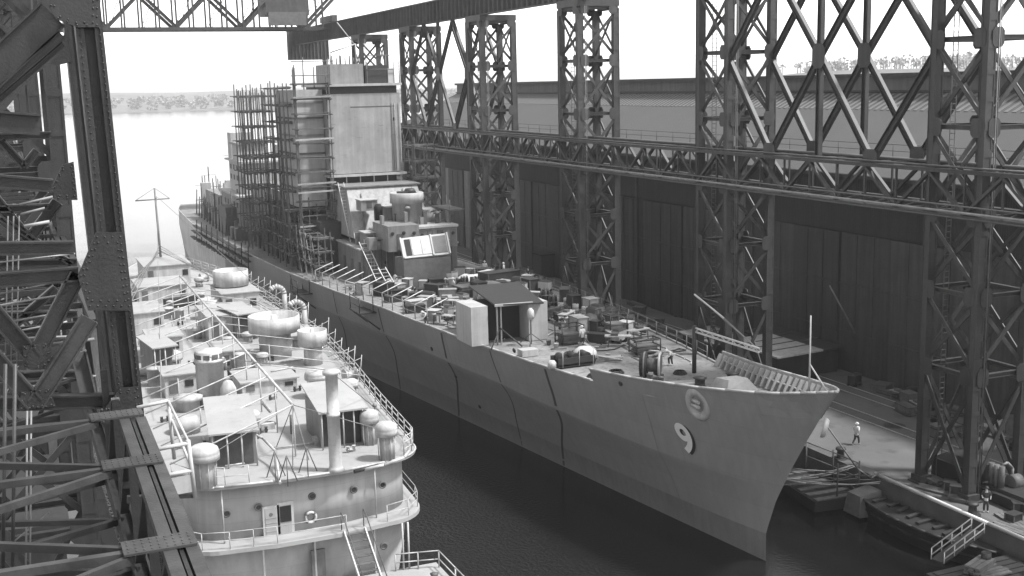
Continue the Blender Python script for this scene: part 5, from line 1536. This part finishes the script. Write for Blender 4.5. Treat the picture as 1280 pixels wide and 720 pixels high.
# pipes, cleats, lockers, lamps and gear that crowd the deck
for i in range(90):
    y = rnd.uniform(66.5, 135); e = interp(y, [65, 76, 86, 96, 110, 125, 142], [20.6, 21.8, 22.8, 23.5, 23.8, 23.4, 21.8]); x = rnd.uniform(8.2, e); k = rnd.random(); mb = MB(); c = V((x, y, D))
    if k < .25: mb.box(c + V((0, 0, .2)), (rnd.uniform(.3, 1), rnd.uniform(.3, .8), .4)); mb.build('locker', WH if k < .18 else M['mid'], ws)
    elif k < .5: mb.tube(c + V((-.3, 0, .15)), c + V((.3, .1, .15)), .07, 6); mb.lathe(c + V((-.2, 0, 0)), [(.09, 0), (.09, .35), (.13, .38)], 8); mb.lathe(c + V((.2, .07, 0)), [(.09, 0), (.09, .35), (.13, .38)], 8); mb.build('cleat', M['mid'] if k < .4 else WH, ws)
    elif k < .75:
        L_ = rnd.uniform(1, 4); a = rnd.choice((0, 1.57, 1.4)); mb.tube(c + Z * .12, c + V((L_ * math.cos(a) * (-1 if x > 16 else 1), L_ * math.sin(a), .12)), .06, 6); mb.build('deck_pipe', WH, ws)
    elif k < .9: mb.tube(c, c + Z * rnd.uniform(.9, 2.6), .04, 5); mb.build('stanchion', WH, ws)
    else:
        for q in range(2): mb.path([c + V(((.4 - q * .08) * math.cos(a * .7), (.4 - q * .08) * math.sin(a * .7), .05 + q * .07)) for a in range(10)], .045, 5)
        mb.build('rope_coil', M['mid'], ws)
for (a, b) in (((mast_foot.x, mast_foot.y, mast_top.z - 1), (22.8, 84, D + 1)), ((mast_foot.x, mast_foot.y, mast_top.z - 1), (8.5, 80, D + 1)), (tuple(r1), (20.9, 66, D + 1)), (tuple(r1), (8.4, 66, D + 1)), ((16.4, 65.6, D + 5.7), (21.2, 72, D + 1)), ((16.4, 65.6, D + 5.7), (12, 82, D + 3.6))):
    mb = MB(); mb.tube(a, b, .025, 5); mb.build('rigging_wire', M['grey'], ws)
# ================================================================ left hand gantry, seen end-on from the camera's own perch
SN = M['steel_near']
lx = 2.2
LG = 'lattice gantry towers along the left quay'


def near_leg(mb, x, y, z0, z1, w_=.6, d=.56):
    # heavy H-leg: flanges left and right, web set back, riveted angles along the edges
    for s in (-1, 1):
        mb.box((x + s * (w_ - .07) / 2, y, (z0 + z1) / 2), (.07, d, z1 - z0))
        mb.box((x + s * (w_ / 2 - .13), y - d / 2 + .07, (z0 + z1) / 2), (.11, .05, z1 - z0))
    mb.box((x, y + .05, (z0 + z1) / 2), (w_ - .15, .06, z1 - z0))


def rivets_on(mb, poly, y, step=.16, inset=.1, r=.028):
    """two rows of rivet heads following the edges of a plate facing the camera"""
    n = len(poly); cx = sum(p.x for p in poly) / n; cz = sum(p.z for p in poly) / n
    for f in (.88, .74):
        q = [V((cx + (p.x - cx) * f, y, cz + (p.z - cz) * f)) for p in poly]
        for a, b in zip(q, q[1:] + q[:1]):
            L_ = (b - a).length; m_ = max(1, int(L_ / step))
            for i in range(m_): mb.rivet(a.lerp(b, i / m_), (0, -1, 0), r)


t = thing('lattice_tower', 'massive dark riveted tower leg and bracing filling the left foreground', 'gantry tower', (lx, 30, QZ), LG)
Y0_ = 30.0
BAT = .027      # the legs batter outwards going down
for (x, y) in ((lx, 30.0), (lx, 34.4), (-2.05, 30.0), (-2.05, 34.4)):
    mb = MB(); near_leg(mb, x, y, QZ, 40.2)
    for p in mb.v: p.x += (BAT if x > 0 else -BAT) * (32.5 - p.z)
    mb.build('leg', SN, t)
    if y == 30.0:
        mb = MB()
        for i in range(150):
            z = 16 + i * .16
            for s in (-.22, .22): mb.rivet((x + s + BAT * (32.5 - z), y - .29, z), (0, -1, 0), .024)
        tag(mb.build('rivet_row', SN, t), kind='stuff')
FY = 29.62


def gplate(pxs, y=FY, th=.05, riv=True):
    P_ = [at(px, py, y=y) for px, py in pxs]
    mb = MB(); mb.plate(P_, th)
    if riv: rivets_on(mb, P_, y - th / 2)
    return mb.build('gusset_plate', SN, t)


gplate([(60, -14), (126, -14), (125, 34), (97, 34), (70, 24), (60, 6)])
gplate([(120, 290), (153, 290), (166, 388), (110, 388), (97, 345)])
gplate([(150, 485), (174, 483), (180, 526), (126, 530), (130, 512)], riv=True)
gplate([(140, 624), (190, 620), (196, 668), (146, 672)], y=29.65)


def bar(px0, py0, px1, py1, w_px, y=30.0, name='brace', m_=None, dep=.3, kind='beam'):
    a, b = at(px0, py0, y=y), at(px1, py1, y=y); w_ = w_px * (a - CPOS).length / FPX
    mb = MB()
    if kind == 'beam': 
        ax = (b - a).normalized(); nn = V((0, 1, 0)); side = ax.cross(nn).normalized()
        mb.beam(a, b, dep * .25, w_, side)      # web plate towards the camera
        for s in (-1, 1): mb.beam(a + side * (s * (w_ / 2)), b + side * (s * (w_ / 2)), dep, .045, side)
    elif kind == 'flat': mb.beam(a, b, dep, w_, (b - a).normalized().cross(V((0, 1, 0))))
    else: mb.tube(a, b, w_ / 2, 8)
    return mb.build(name, m_ or SN, t)


# front face of this tower (plane y = 30)
bar(66, 18, -40, 118, 34); bar(78, 44, -40, 146, 10); bar(80, 56, -40, 160, 6, name='tie')
bar(-30, 150, 50, 156, 22, name='strut', m_=M['dark']); bar(-30, 224, 66, 232, 13, name='strut')
bar(-30, 311, 92, 309, 13, name='strut'); bar(-30, 352, 98, 342, 15, name='strut')
bar(-14, 382, 43, 448, 17); bar(43, 448, 97, 342, 17)
bar(-14, 440, 44, 504, 18, y=29.6, m_=M['steel']); bar(44, 504, 112, 398, 18, y=29.6, m_=M['steel'])
bar(98, 440, 112, 498, 16, y=31.5, name='post', m_=M['mid'])
bar(-30, 505, 150, 500, 14, name='strut', y=30.2)
# bracing of the back face (plane y = 34.4)
for a in ((-20, 232, 36, 300, 11), (36, 300, 72, 252, 11), (-20, 340, 30, 300, 8), (0, 175, 30, 208, 7), (30, 208, 46, 188, 7), (-20, 120, 40, 60, 12), (-10, 30, 40, 84, 9), (0, 272, 90, 330, 5), (-10, 430, 70, 360, 8)):
    bar(*a, y=34.4)
for py in (172, 262, 330, 395, 470): bar(-30, py, 64 if py < 300 else 96, py - 3, 7, y=34.4, name='strut')
gplate([(48, 58), (84, 42), (88, 78), (70, 82), (46, 74)], y=34.1, riv=False)
gplate([(78, 206), (92, 202), (97, 250), (72, 250), (64, 236)], y=34.0)
gplate([(28, 432), (58, 428), (66, 452), (48, 462), (30, 458)], y=29.9)
gplate([(26, 490), (62, 486), (70, 508), (24, 512)], y=29.5)
# pipes and conduits: a light fan running in from the left and vertical runs
for i, (p0, p1, w_) in enumerate((((-20, 385), (86, 367), 2.4), ((-20, 372), (88, 349), 1.6), ((14, 402), (82, 390), 2.6), ((22, 414), (84, 402), 2.2), ((28, 423), (104, 420), 3.0), ((30, 434), (118, 424), 4.0), ((-20, 330), (94, 317), 1.8), ((24, 256), (66, 246), 3), ((26, 268), (56, 260), 3), ((30, 283), (62, 277), 4), ((30, 466), (66, 462), 2.2), ((24, 478), (120, 470), 2.6))):
    bar(*p0, *p1, w_, y=31.2 + .3 * (i % 5), name='pipe', m_=M['grey'] if i % 3 else M['pale'], kind='tube')
for px in (8, 15, 22): bar(px + 2, 270, px - 2, 500, 1.6, y=32.0, name='pipe', m_=M['grey'], kind='tube')
for px in (4, 16): bar(px + 3, 455, px - 1, 760, 4.2, y=24.0, name='pipe', m_=M['steel'], kind='tube')
for px in (34, 39): bar(px, 500, px - 2, 760, 2.4, y=33.0, name='pipe', m_=M['grey'], kind='tube')
bar(2, 690, 62, 640, 2, y=36, name='pipe', m_=M['grey'], kind='tube')

# the other towers in the row, one behind the other
for y, lab in ((57.2, 'dark gantry tower just left of the strip of sky beside the nearest tower leg'), (86.4, 'dark gantry tower third in the left hand row, mostly hidden behind nearer steel'), (115.6, 'dark gantry tower fourth in the left hand row, glimpsed between nearer steel'), (144.8, 'dark gantry tower fifth in the left hand row, glimpsed between nearer steel')):
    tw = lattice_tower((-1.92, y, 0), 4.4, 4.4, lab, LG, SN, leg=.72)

# lower walkway truss of this gantry: open top, gusset plates, horizontal cross bracing
t2 = thing('walkway_truss', 'open riveted horizontal truss running under the camera at lower left', 'walkway truss', (2, 20, 25))
ZC = 25.0
p1 = at(166, 527, z=ZC); p2 = at(243, 735, z=ZC)
dd = (p2 - p1).normalized()
ea, eb = p1, p1 + dd * 16
for s in (-.155, .155):
    mb = MB(); mb.beam(ea + V((s, 0, 0)), eb + V((s, 0, 0)), .19, .16); mb.build('chord', M['steel'], t2)
mb = MB(); mb.beam(ea + V((0, 0, -.15)), eb + V((0, 0, -.15)), .06, .4); mb.build('chord_web', SN, t2)
nodes = [at(150, 524, z=ZC), at(176, 583, z=ZC), at(205, 687, z=ZC)]
nodes.append(nodes[2] + (nodes[2] - nodes[1])); nodes.append(nodes[3] + (nodes[2] - nodes[1]))
for i, nd in enumerate(nodes):
    yy = nd.y; cx_ = p1.x + (yy - p1.y) * dd.x / dd.y
    x0, x1 = cx_ - .78, cx_ + .22
    mb = MB(); mb.bx(x0, x1, yy - .27, yy + .27, ZC + .085, ZC + .12)
    for u in range(9):
        for v in (-.2, -.07, .07, .2): mb.rivet((x0 + .07 + u * .107, yy + v, ZC + .12), (0, 0, 1), .02)
    mb.build('gusset_plate', M['steel'], t2)
    far = -3.2
    for dy, w_ in ((1.55 if i else .3, .1), (.12, .14), (-1.5, .1)):
        mb = MB(); mb.beam((x0 + .12, yy + dy * .1, ZC), (far, yy + dy * 1.9, ZC - .02), w_, .12); mb.build('cross_brace', M['steel'], t2)
# lower chord of the same truss and its side lacing
for x in (p1.x - .1, -2.05):
    mb = MB(); mb.channel2((x, 40, 22), (x, 2, 22), .34, .4, .05); mb.build('chord', SN, t2)
for i in range(7):
    y = 30 - i * 3.1
    mb = MB(); mb.beam((p1.x - .1, y, 22.2), (p1.x - .1, y - 3.1, 24.8) if i % 2 else (p1.x - .1, y - 3.1, 24.8), .1, .18, V((1, 0, 0))); mb.build('web_brace', SN, t2)
    mb = MB(); mb.beam((p1.x - .1, y, 22.2), (p1.x - .1, y, 24.8), .1, .16, V((1, 0, 0))); mb.build('web_post', SN, t2)
    mb = MB(); mb.beam((p1.x - .2, y, 22.0), (-2.0, y - 1.5, 22.0), .16, .14); mb.build('cross_brace', SN, t2)
    mb = MB(); mb.beam((p1.x - .2, y, 22.0), (-2.0, y + 1.5, 22.02), .12, .12); mb.build('cross_brace', SN, t2)
w1 = walkway(-1.9, 2.2, 35.2, 205, 3.3, 'dark lattice walkway running away between the left hand towers at mid height', False)
for ch in w1.children: ch.data.materials[0] = SN

# white railed landing bracketed off the truss, over the white ship's corner
t3 = thing('landing_stage', 'small white railed landing with a pale toe board hung beside the lower left truss', 'landing', at(222, 615, y=24))
yl = 24.0
L_ = lambda px, py, dy=0: at(px, py, y=yl) + V((0, dy, 0))
W_ = M['white']
mb = MB(); mb.path([L_(235, 550), L_(244, 622)], .045, 8); mb.build('post', W_, t3)
mb = MB(); mb.path([L_(221, 520, 1.3), L_(229, 596, 1.3)], .04, 8); mb.build('post', W_, t3)
for a, b in (((184, 564), (236, 554)), ((199, 596), (240, 588))):
    mb = MB(); mb.path([L_(*a), L_(*b)], .045, 8); mb.build('rail', W_, t3)
mb = MB(); mb.path([L_(180, 529, 1.3), L_(221, 520, 1.3)], .04, 8); mb.build('rail', W_, t3)
mb = MB(); mb.path([L_(221, 520, 1.3), L_(236, 553)], .03, 8); mb.path([L_(226, 545, 1.3), L_(241, 588)], .03, 8); mb.build('side_rail', W_, t3)
mb = MB(); mb.plate([L_(203, 600), L_(240, 592), L_(243, 614), L_(209, 620)], .04); mb.build('toe_board', W_, t3)
q = [L_(206, 622), L_(246, 620), L_(246, 620, 1.4), L_(206, 622, 1.4)]
mb = MB(); mb.plate(q, .08); mb.build('floor', M['dark'], t3)
for k in range(2):
    mb = MB(); mb.beam(L_(206, 626, .2 + k), L_(160, 628, .2 + k), .12, .14); mb.build('bracket', SN, t3)
# dark sheds and heaps on the left quay below
for (x0, x1, ya, yb, h, m_, n_, lab) in ((-8, 1.6, 70, 84, 4.5, 'wall', 'tool_shed', 'dark low shed on the left quay between the gantry towers'), (-6, 3.2, 98, 108, 3.2, 'wall', 'tool_shed', 'farther dark low shed on the left quay')):
    tt = thing(n_, lab, 'shed', ((x0 + x1) / 2, ya, QZ))
    mb = MB(); mb.bx(x0, x1, ya, yb, QZ, QZ + h); mb.build('wall', M[m_], tt)
    mb = MB(); mb.hexa([(x0 - .3, ya - .3, QZ + h), (x1 + .3, ya - .3, QZ + h), (x1 + .3, yb + .3, QZ + h), (x0 - .3, yb + .3, QZ + h), (x0 - .3, ya - .3, QZ + h + .7), (x1 + .3, ya - .3, QZ + h + .2), (x1 + .3, yb + .3, QZ + h + .2), (x0 - .3, yb + .3, QZ + h + .7)]); mb.build('roof', M['dark'], tt)
    mb = MB(); mb.bx(x1 - 1.6, x1 - .5, ya - .06, ya - .003, QZ, QZ + 2.1); mb.build('door', M['mid'], tt)
k = 0
for i in range(46):
    x = rnd.uniform(-.5, 4.0); y = rnd.uniform(36, 68); c = (x, y, QZ); q = rnd.random()
    if q < .3: crate(c, (rnd.uniform(.7, 1.6), rnd.uniform(.7, 1.2), rnd.uniform(.5, 1.2)), rnd.uniform(0, 3), M['mid'], 'timber crate among the gear on the left quay under the dark gantry', 'crates on the left quay')
    elif q < .65: timber_stack(c, rnd.uniform(2, 4), rnd.randint(2, 5), rnd.uniform(0, 3), 'plank stack among the gear on the left quay under the dark gantry', 'plank stacks on the left quay', M['wood_pale'] if rnd.random() < .5 else M['wood'])
    elif q < .8: drum(c, 'drum among the gear on the left quay under the dark gantry', 'drums on the left quay', M['mid'])
    else: welder(c, rnd.uniform(0, 3), 'welding set among the gear on the left quay under the dark gantry', 'welding sets on the left quay', M['mid'])
# ================================================================ right quay furniture
def qz(px, py): return at(px, py, z=QZ)


def flat_hut(x0, x1, y0, y1, h, label, tilt=.25, seams=5, roof='grey'):
    t = thing('flat_roofed_hut', label, 'hut', ((x0 + x1) / 2, y0, QZ))
    mb = MB(); mb.bx(x0, x1, y0, y1, QZ, QZ + h); mb.build('wall', M['wall'], t)
    mb = MB(); z = QZ + h
    mb.hexa([(x0 - .4, y0 - .4, z), (x1 + .4, y0 - .4, z + tilt), (x1 + .4, y1 + .4, z + tilt), (x0 - .4, y1 + .4, z), (x0 - .4, y0 - .4, z + .16), (x1 + .4, y0 - .4, z + tilt + .16), (x1 + .4, y1 + .4, z + tilt + .16), (x0 - .4, y1 + .4, z + .16)])
    rf = mb.build('roof', M[roof], t)
    for i in range(1, seams):
        y = y0 + (y1 - y0) * i / seams; mb = MB(); mb.beam((x0 - .38, y, z + .2), (x1 + .38, y, z + tilt + .2), .1, .06); mb.build('roof_batten', M['wood'], rf)
    mb = MB(); mb.bx(x0 - .05, x0 - .003, y0 + 1, y0 + 2, QZ, QZ + 1.9); mb.build('door', M['dark'], t)
    mb = MB(); mb.bx(x0 - .05, x0 - .003, y0 + 3, y0 + 5, QZ + 1.0, QZ + 1.9); mb.build('window', M['black'], t)
    return t


flat_hut(66.5, 71.0, 91.5, 99.5, 2.6, 'low dark hut with a pale battened flat roof between the shed and the second tower', .2, 4, 'pale')
flat_hut(71.6, 74.6, 93.0, 104.0, 2.2, 'low dark roofed lean-to behind the battened hut against the shed', .3, 3, 'dark')
flat_hut(66.0, 69.4, 101.5, 108.0, 2.0, 'small hut with a grey felt roof behind the second tower foot', .2, 3, 'grey')
# bent lamp standard
a, b, c = at(1075, 466, z=QZ), None, None
b = at(1075, 427, y=a.y); c = at(1037, 357, y=a.y)
t = thing('davit_post', 'tall pale post with a long leaning arm standing right of the flat roofed huts', 'post', a)
mb = MB(); mb.tube(a, b, .12, 8); mb.build('post', M['grey'], t)
mb = MB(); mb.tube(b, c, .11, 8, .07); mb.build('arm', M['grey'], t)
mb = MB(); mb.box(a + V((0, 0, .1)), (.6, .6, .2)); mb.build('foot', M['dark'], t)
# dark machine right of the post, trailers, benches by the shed
for px, py, s, lab in ((1068, 482, 1.0, 'dark wheeled welding set at the foot of the leaning post'), (1138, 500, 1.0, 'dark wheeled welding set near the left leg of the nearest tower')):
    p = qz(px, py); welder((p.x, p.y, QZ), .4, lab, None, M['dark'])
for i in range(30):
    y = rnd.uniform(66, 88) if i < 18 else rnd.uniform(100, 140); x = rnd.uniform(69, 74.6); c = (x, y, QZ); q = rnd.random()
    if q < .35: timber_stack(c, rnd.uniform(2, 4.5), rnd.randint(2, 6), 1.57 + rnd.uniform(-.2, .2), 'plank stack lying against the long dark shed wall', 'plank stacks along the shed', M['wood'])
    elif q < .6: crate(c, (rnd.uniform(.8, 1.6), rnd.uniform(.8, 1.4), rnd.uniform(.6, 1.3)), rnd.uniform(0, 3), M['mid'], 'grey crate standing along the long dark shed wall', 'crates along the shed')
    elif q < .8: trestle(c, 1.57 + rnd.uniform(-.3, .3), 'trestle bench with a tool box standing along the long dark shed wall', 'benches along the shed')
    else: drum(c, 'dark drum standing along the long dark shed wall', 'drums along the shed', M['dark'])
for i, (y, lab) in enumerate(((112, 'long timber stack on the quay left of the second tower'), (118, 'second long timber stack on the quay, left of the first'), (127, 'dark timber stack on the quay right of the third tower'))):
    timber_stack((68.5 + i, y, QZ), 7, 4, 1.75, lab, None, M['wood'])
p = qz(850, 395); hose_coil((p.x, p.y, QZ), .8, 'heap of coiled hose on the quay left of the second tower', None)
p = qz(684, 345)
t = thing('dark_hut', 'small black cabin on the quay beside the fourth tower', 'hut', (p.x, p.y, QZ))
mb = MB(); mb.bx(p.x - 1.6, p.x + 1.6, p.y - 1.5, p.y + 1.5, QZ, QZ + 3.4); mb.build('wall', M['dark'], t)
mb = MB(); mb.bx(p.x - 1.8, p.x + 1.8, p.y - 1.7, p.y + 1.7, QZ + 3.4, QZ + 3.6); mb.build('roof', M['black'], t)
# machine with an upright engine at the right edge
p = qz(1266, 628)
t = thing('dock_winch', 'dark tracked winch machine with upright cylinders at the right edge of the quay', 'winch', (p.x, p.y, QZ))
mb = MB(); mb.hexa([V((p.x, p.y, QZ)) + V(q) for q in ((-1.1, -2.2, .2), (1.1, -2.2, .2), (1.1, 2.2, .2), (-1.1, 2.2, .2), (-.9, -1.9, 1.0), (.9, -1.9, 1.0), (.9, 1.9, 1.0), (-.9, 1.9, 1.0))]); mb.build('body', M['dark'], t)
for s in (-1, 1):
    mb = MB(); mb.box((p.x + s * 1.15, p.y, QZ + .4), (.35, 4.4, .7)); mb.build('track', M['black'], t)
for i in range(3):
    mb = MB(); mb.tube((p.x - .6, p.y + 1.4 - i * .45, QZ + 1.0), (p.x - .6, p.y + 1.4 - i * .45, QZ + 2.5), .2, 12); mb.build('cylinder', M['mid'], t)
mb = MB(); mb.tube((p.x + .1, p.y + .4, QZ + 1.3), (p.x + .9, p.y + .4, QZ + 1.3), .5, 18); mb.build('drum', M['mid'], t)
mb = MB(); mb.path([V((p.x + .2, p.y + 1.3, QZ + 1.0)), V((p.x + .2, p.y + 1.3, QZ + 2.2)), V((p.x + .6, p.y + 1.2, QZ + 2.4)), V((p.x + .9, p.y + 1.0, QZ + 2.0)), V((p.x + .9, p.y + 1.0, QZ + 1.2))], .09, 8); mb.build('pipe', M['grey'], t)
# black block put in for the shade between the nearest tower feet
c = (61.3, 62.6, QZ)
t = thing('shade_block', 'large black block standing in for the shade between the feet of the nearest tower', 'shade block', c)
mb = MB(); mb.bx(60.0, 62.8, 60.8, 64.0, QZ, QZ + 1.7); mb.build('shade_body', M['black'], t)
mb = MB(); mb.hexa([(60.1, 60.9, QZ + 1.7), (62.7, 60.9, QZ + 1.7), (62.7, 63.9, QZ + 1.7), (60.1, 63.9, QZ + 1.7), (60.6, 61.6, QZ + 2.2), (62.2, 61.6, QZ + 2.2), (62.2, 63.2, QZ + 2.2), (60.6, 63.2, QZ + 2.2)]); mb.build('tarpaulin', M['black'], t)  # sloped top of the same block, black for shade
# coping pipe, fender timbers, mooring bollards
mb = MB(); mb.path([V((56.55, 40, QZ + .3)), V((56.5, 55, QZ + .3)), V((56.6, 66, QZ + .34))], .13, 10); solo(mb, 'hose_pipe', M['tin'], 'bright pipe lying along the edge of the right quay by the nearest tower', 'pipe')
for i, (y, lab) in enumerate(((70.5, 'mooring bollard on the quay edge in front of the cruiser bow'), (57.0, 'mooring bollard on the quay edge beside the nearest tower'))):
    t = thing('mooring_bollard', lab, 'bollard', (57.1, y, QZ + .12))
    mb = MB(); mb.lathe((57.1, y, QZ + .12), [(.4, 0), (.3, .12), (.26, .6), (.4, .72), (.36, .85), (.1, .9)], 18); mb.build('post', M['dark'], t)
    mb = MB(); mb.lathe((57.1, y, QZ + .12), [(.55, 0), (.55, .06)], 18); mb.build('base_plate', M['dark'], t)
# fender barge along the quay wall
t = thing('fender_barge', 'low dark tarred barge with a curved side lying along the right quay wall', 'barge', (55, 61, 0))
mb = MB(); rows = []
for i in range(13):
    f = i / 12; y = 53.5 + f * 14; w_ = 2.3 * math.sin(math.pi * min(max(f, .03), .97)) ** .55
    rows.append((y, w_))
k = len(mb.v)
for y, w_ in rows: mb.v += [V((56.4, y, -.4)), V((56.4 - w_ * .75, y, -.4)), V((56.4 - w_, y, 1.5)), V((56.4, y, 1.5))]
for i in range(12):
    for a in range(3): mb.face([k + i * 4 + a, k + i * 4 + a + 1, k + (i + 1) * 4 + a + 1, k + (i + 1) * 4 + a], 0, False)
mb.build('hull', M['black'], t)
mb = MB(); mb.path([V((56.4 - w_ - .02, y, 1.5)) for y, w_ in rows], .1, 6); mb.path([V((56.4 - w_ * .9 - .03, y, .8)) for y, w_ in rows], .08, 6); mb.build('rubbing_strake', M['dark'], t)
for i in range(9):
    y = 56 + i * 1.15; mb = MB(); mb.beam((54.9 + rnd.uniform(-.3, .3), y, 1.62), (56.2, y + rnd.uniform(-.4, .4), 1.66), .3, .12); mb.build('deck_timber', M['dark'], t)
# staging float under the bow with ropes
t = thing('staging_float', 'low timber staging float with posts moored under the cruiser bow beside the quay', 'float', (54, 69, .4))
mb = MB(); mb.hexa([(52.2, 67.2, .2), (56.2, 66.6, .2), (56.3, 74, .2), (53, 74, .2), (52.2, 67.2, 1.0), (56.2, 66.6, 1.0), (56.3, 74, 1.0), (53, 74, 1.0)]); mb.build('float_body', M['black'], t)
for i in range(6):
    y = 67.4 + i * 1.15; mb = MB(); mb.beam((52.4 + i * .12, y, 1.06), (56.1, y - .2, 1.06), .5, .08); mb.build('plank', M['wood'], t)
for (x, y) in ((56.0, 67), (56.0, 70), (55.8, 73), (54.2, 67.2)):
    mb = MB(); mb.tube((x, y, 1.0), (x, y, 3.6), .07, 6); mb.build('post', M['mid'], t)
for z in (2.3, 3.4):
    mb = MB(); mb.path([V((54.2, 67.2, z)), V((56, 67, z)), V((56, 70, z)), V((55.8, 73, z))], .04, 6); mb.build('handrail', M['mid'], t)
mb = MB(); mb.hexa([(54.3, 64.8, .2), (56.2, 64.6, .2), (56.2, 66.4, .2), (54.3, 66.6, .2), (54.5, 65, 1.7), (56.2, 64.8, 2.0), (56.2, 66.3, 2.0), (54.5, 66.4, 1.7)]); solo(mb, 'fender_block', M['mid'], 'grey squared fender block floating at the quay wall near the staging float', 'fender')
for i in range(9):
    a = V((51.0 + rnd.uniform(-1, 1.2), 72.5 + rnd.uniform(-2, 2), rnd.uniform(1.0, 2.2))); b = V((56.6, 66 + rnd.uniform(-1.5, 3), QZ + rnd.uniform(-.3, .5)))
    mb = MB(); m_ = a.lerp(b, .5) - Z * .35; mb.path([a, a.lerp(m_, .5) - Z * .1, m_, m_.lerp(b, .5) - Z * .1, b], .045, 5)
    solo(mb, 'mooring_line', M['rope'] if i % 3 else M['mid'], 'mooring line slung between the staging float and the quay edge', 'rope', 'mooring lines under the cruiser bow')
mb = MB(); mb.path([V((45.3, 57.5, 10.4)), V((50, 60, 6.0)), V((55, 64.5, 3.2)), V((57.1, 66, 2.9))], .05, 6); solo(mb, 'mooring_line', M['grey'], 'single line running from the cruiser bow fairlead down to the quay edge', 'rope')
# gangway and pontoon stage at the bottom right corner
t = thing('pontoon', 'dark timber pontoon stage at the bottom right corner of the basin', 'pontoon', (53, 48, 1))
mb = MB(); mb.bx(49.6, 56.2, 40, 53.0, .1, 1.5); mb.build('float_body', M['dark'], t)
for i in range(14):
    y = 52.6 - i * .6; mb = MB(); mb.bx(49.7 + rnd.uniform(0, .4), 56.1 - rnd.uniform(0, .5), y - .24, y + .24, 1.5, 1.58); mb.build('plank', M['dark'], t)
t = thing('gangway', 'short gangway with bright handrails climbing from the pontoon to the quay', 'gangway', (52, 51, 1.6))
a, b = at(1172, 702, z=1.7), at(1222, 664, z=QZ + .1)
mb = MB(); mb.beam(a, b, .9, .1); mb.build('walkway', M['dark'], t)
up = V((0, 0, 1))
sd = (b - a).cross(Z).normalized() * .45
for s in (-1, 1):
    for h in (.3, .75):
        mb = MB(); mb.tube(a + sd * s + up * h, b + sd * s + up * h, .045, 6); mb.build('handrail', M['grey'], t)
    for f in (0, .25, .5, .75, 1):
        c = a.lerp(b, f) + sd * s; mb = MB(); mb.tube(c, c + up * .75, .035, 6); mb.build('post', M['tin'], t)
for i in range(36):
    x = rnd.uniform(52.5, 58.8); y = rnd.uniform(44, 55.5)
    z = QZ if x > QE else 1.58
    if x <= QE and y > 52.5: continue
    if abs(x - QE) < .7: continue
    if (V((x, y, 0)) - V((a.x + b.x, a.y + b.y, 0)) / 2).length < 1.6: continue
    c = (x, y, z + (.12 if QE < x < QE + .9 else 0)); q = rnd.random()
    if q < .45: timber_stack(c, rnd.uniform(1.2, 3), rnd.randint(1, 4), rnd.uniform(0, 3), 'plank stack among the litter at the bottom right corner of the basin', 'plank stacks at the basin corner', M['wood'])
    elif q < .65: hose_coil(c, rnd.uniform(.3, .6), 'hose coil among the litter at the bottom right corner of the basin', 'hose coils at the basin corner')
    elif q < .85: crate(c, (rnd.uniform(.6, 1.2), rnd.uniform(.5, 1), rnd.uniform(.3, .8)), rnd.uniform(0, 3), M['dark'], 'dark crate among the litter at the bottom right corner of the basin', 'crates at the basin corner')
    else: drum(c, 'dark drum among the litter at the bottom right corner of the basin', 'drums at the basin corner', M['dark'])
p = at(1220, 712, z=1.6)
mb = MB(); mb.lathe((p.x, p.y, 1.58), [(.42, 0), (.42, .3), (.36, .34), (.1, .36)], 20); solo(mb, 'white_tub', M['white'], 'round white lidded tub on the pontoon in the bottom right corner', 'tub')
# boxes and benches right of the nearest tower
for px, py, k, lab in ((1225, 560, 0, 'pale boat shaped tarpaulin heap lying behind the nearest tower'), (1262, 535, 1, 'second pale tarpaulin heap behind the nearest tower at the right edge')):
    p = qz(px, py); mb = MB(); mb.lathe((p.x, p.y, QZ), [(1.0, 0), (.9, .35), (.5, .7), (.1, .8)], 16); mb.v = [V((p.x + (v.x - p.x) * 1.9, v.y, v.z)) for v in mb.v]; solo(mb, 'tarpaulin_heap', M['canvas'] if k else M['pale'], lab, 'tarpaulin')
for px, py, lab in ((1250, 500, 'wire cage of gear by the shed right of the nearest tower'), (1180, 545, 'wire cage of gear seen between the legs of the nearest tower')):
    p = qz(px, py); cage(V((p.x, p.y, QZ)), (1.4, .9, 1.8), lab)

for i in range(44):
    y = rnd.uniform(50, 70); x = rnd.uniform(57.7, 65.0); q = rnd.random()
    if 60 < y < 69 and x < 59.8 and q < .3: continue
    if (V((x, y, 0)) - V((60.6, 73, 0))).length < 4: continue
    if 59.8 < x < 63.2 and 60.4 < y < 64.4: continue
    if y > 64.5 and x > 58.6: continue
    c = (x, y, QZ)
    if q < .55: timber_stack(c, rnd.uniform(1.5, 3.8), rnd.randint(1, 3), 1.57 + rnd.uniform(-.5, .5), 'dark plank stack littering the quay round the nearest tower feet', 'plank stacks at the nearest tower', M['wood'] if q < .45 else M['mid'])
    elif q < .75: hose_coil(c, rnd.uniform(.3, .55), 'dark hose coil littering the quay round the nearest tower feet', 'hose coils at the nearest tower')
    else: crate(c, (rnd.uniform(.5, 1.1), rnd.uniform(.5, .9), rnd.uniform(.3, .7)), rnd.uniform(0, 3), M['dark'], 'dark crate littering the quay round the nearest tower feet', 'crates at the nearest tower')
# ---------------------------------------------------------------- the air over the bay
hz = bpy.data.materials.new('haze_air'); hz.use_nodes = True
nt = hz.node_tree; nt.nodes.remove(nt.nodes['Principled BSDF'])
pv = nt.nodes.new('ShaderNodeVolumePrincipled'); pv.inputs['Color'].default_value = (.95, .95, .95, 1); pv.inputs['Density'].default_value = .00022; pv.inputs['Anisotropy'].default_value = .3
nt.links.new(pv.outputs[0], nt.nodes['Material Output'].inputs['Volume'])
mb = MB(); mb.bx(-6100, 6100, -400, 9100, -3.2, 64)
o = mb.build('haze', hz); tag(o, kind='stuff')
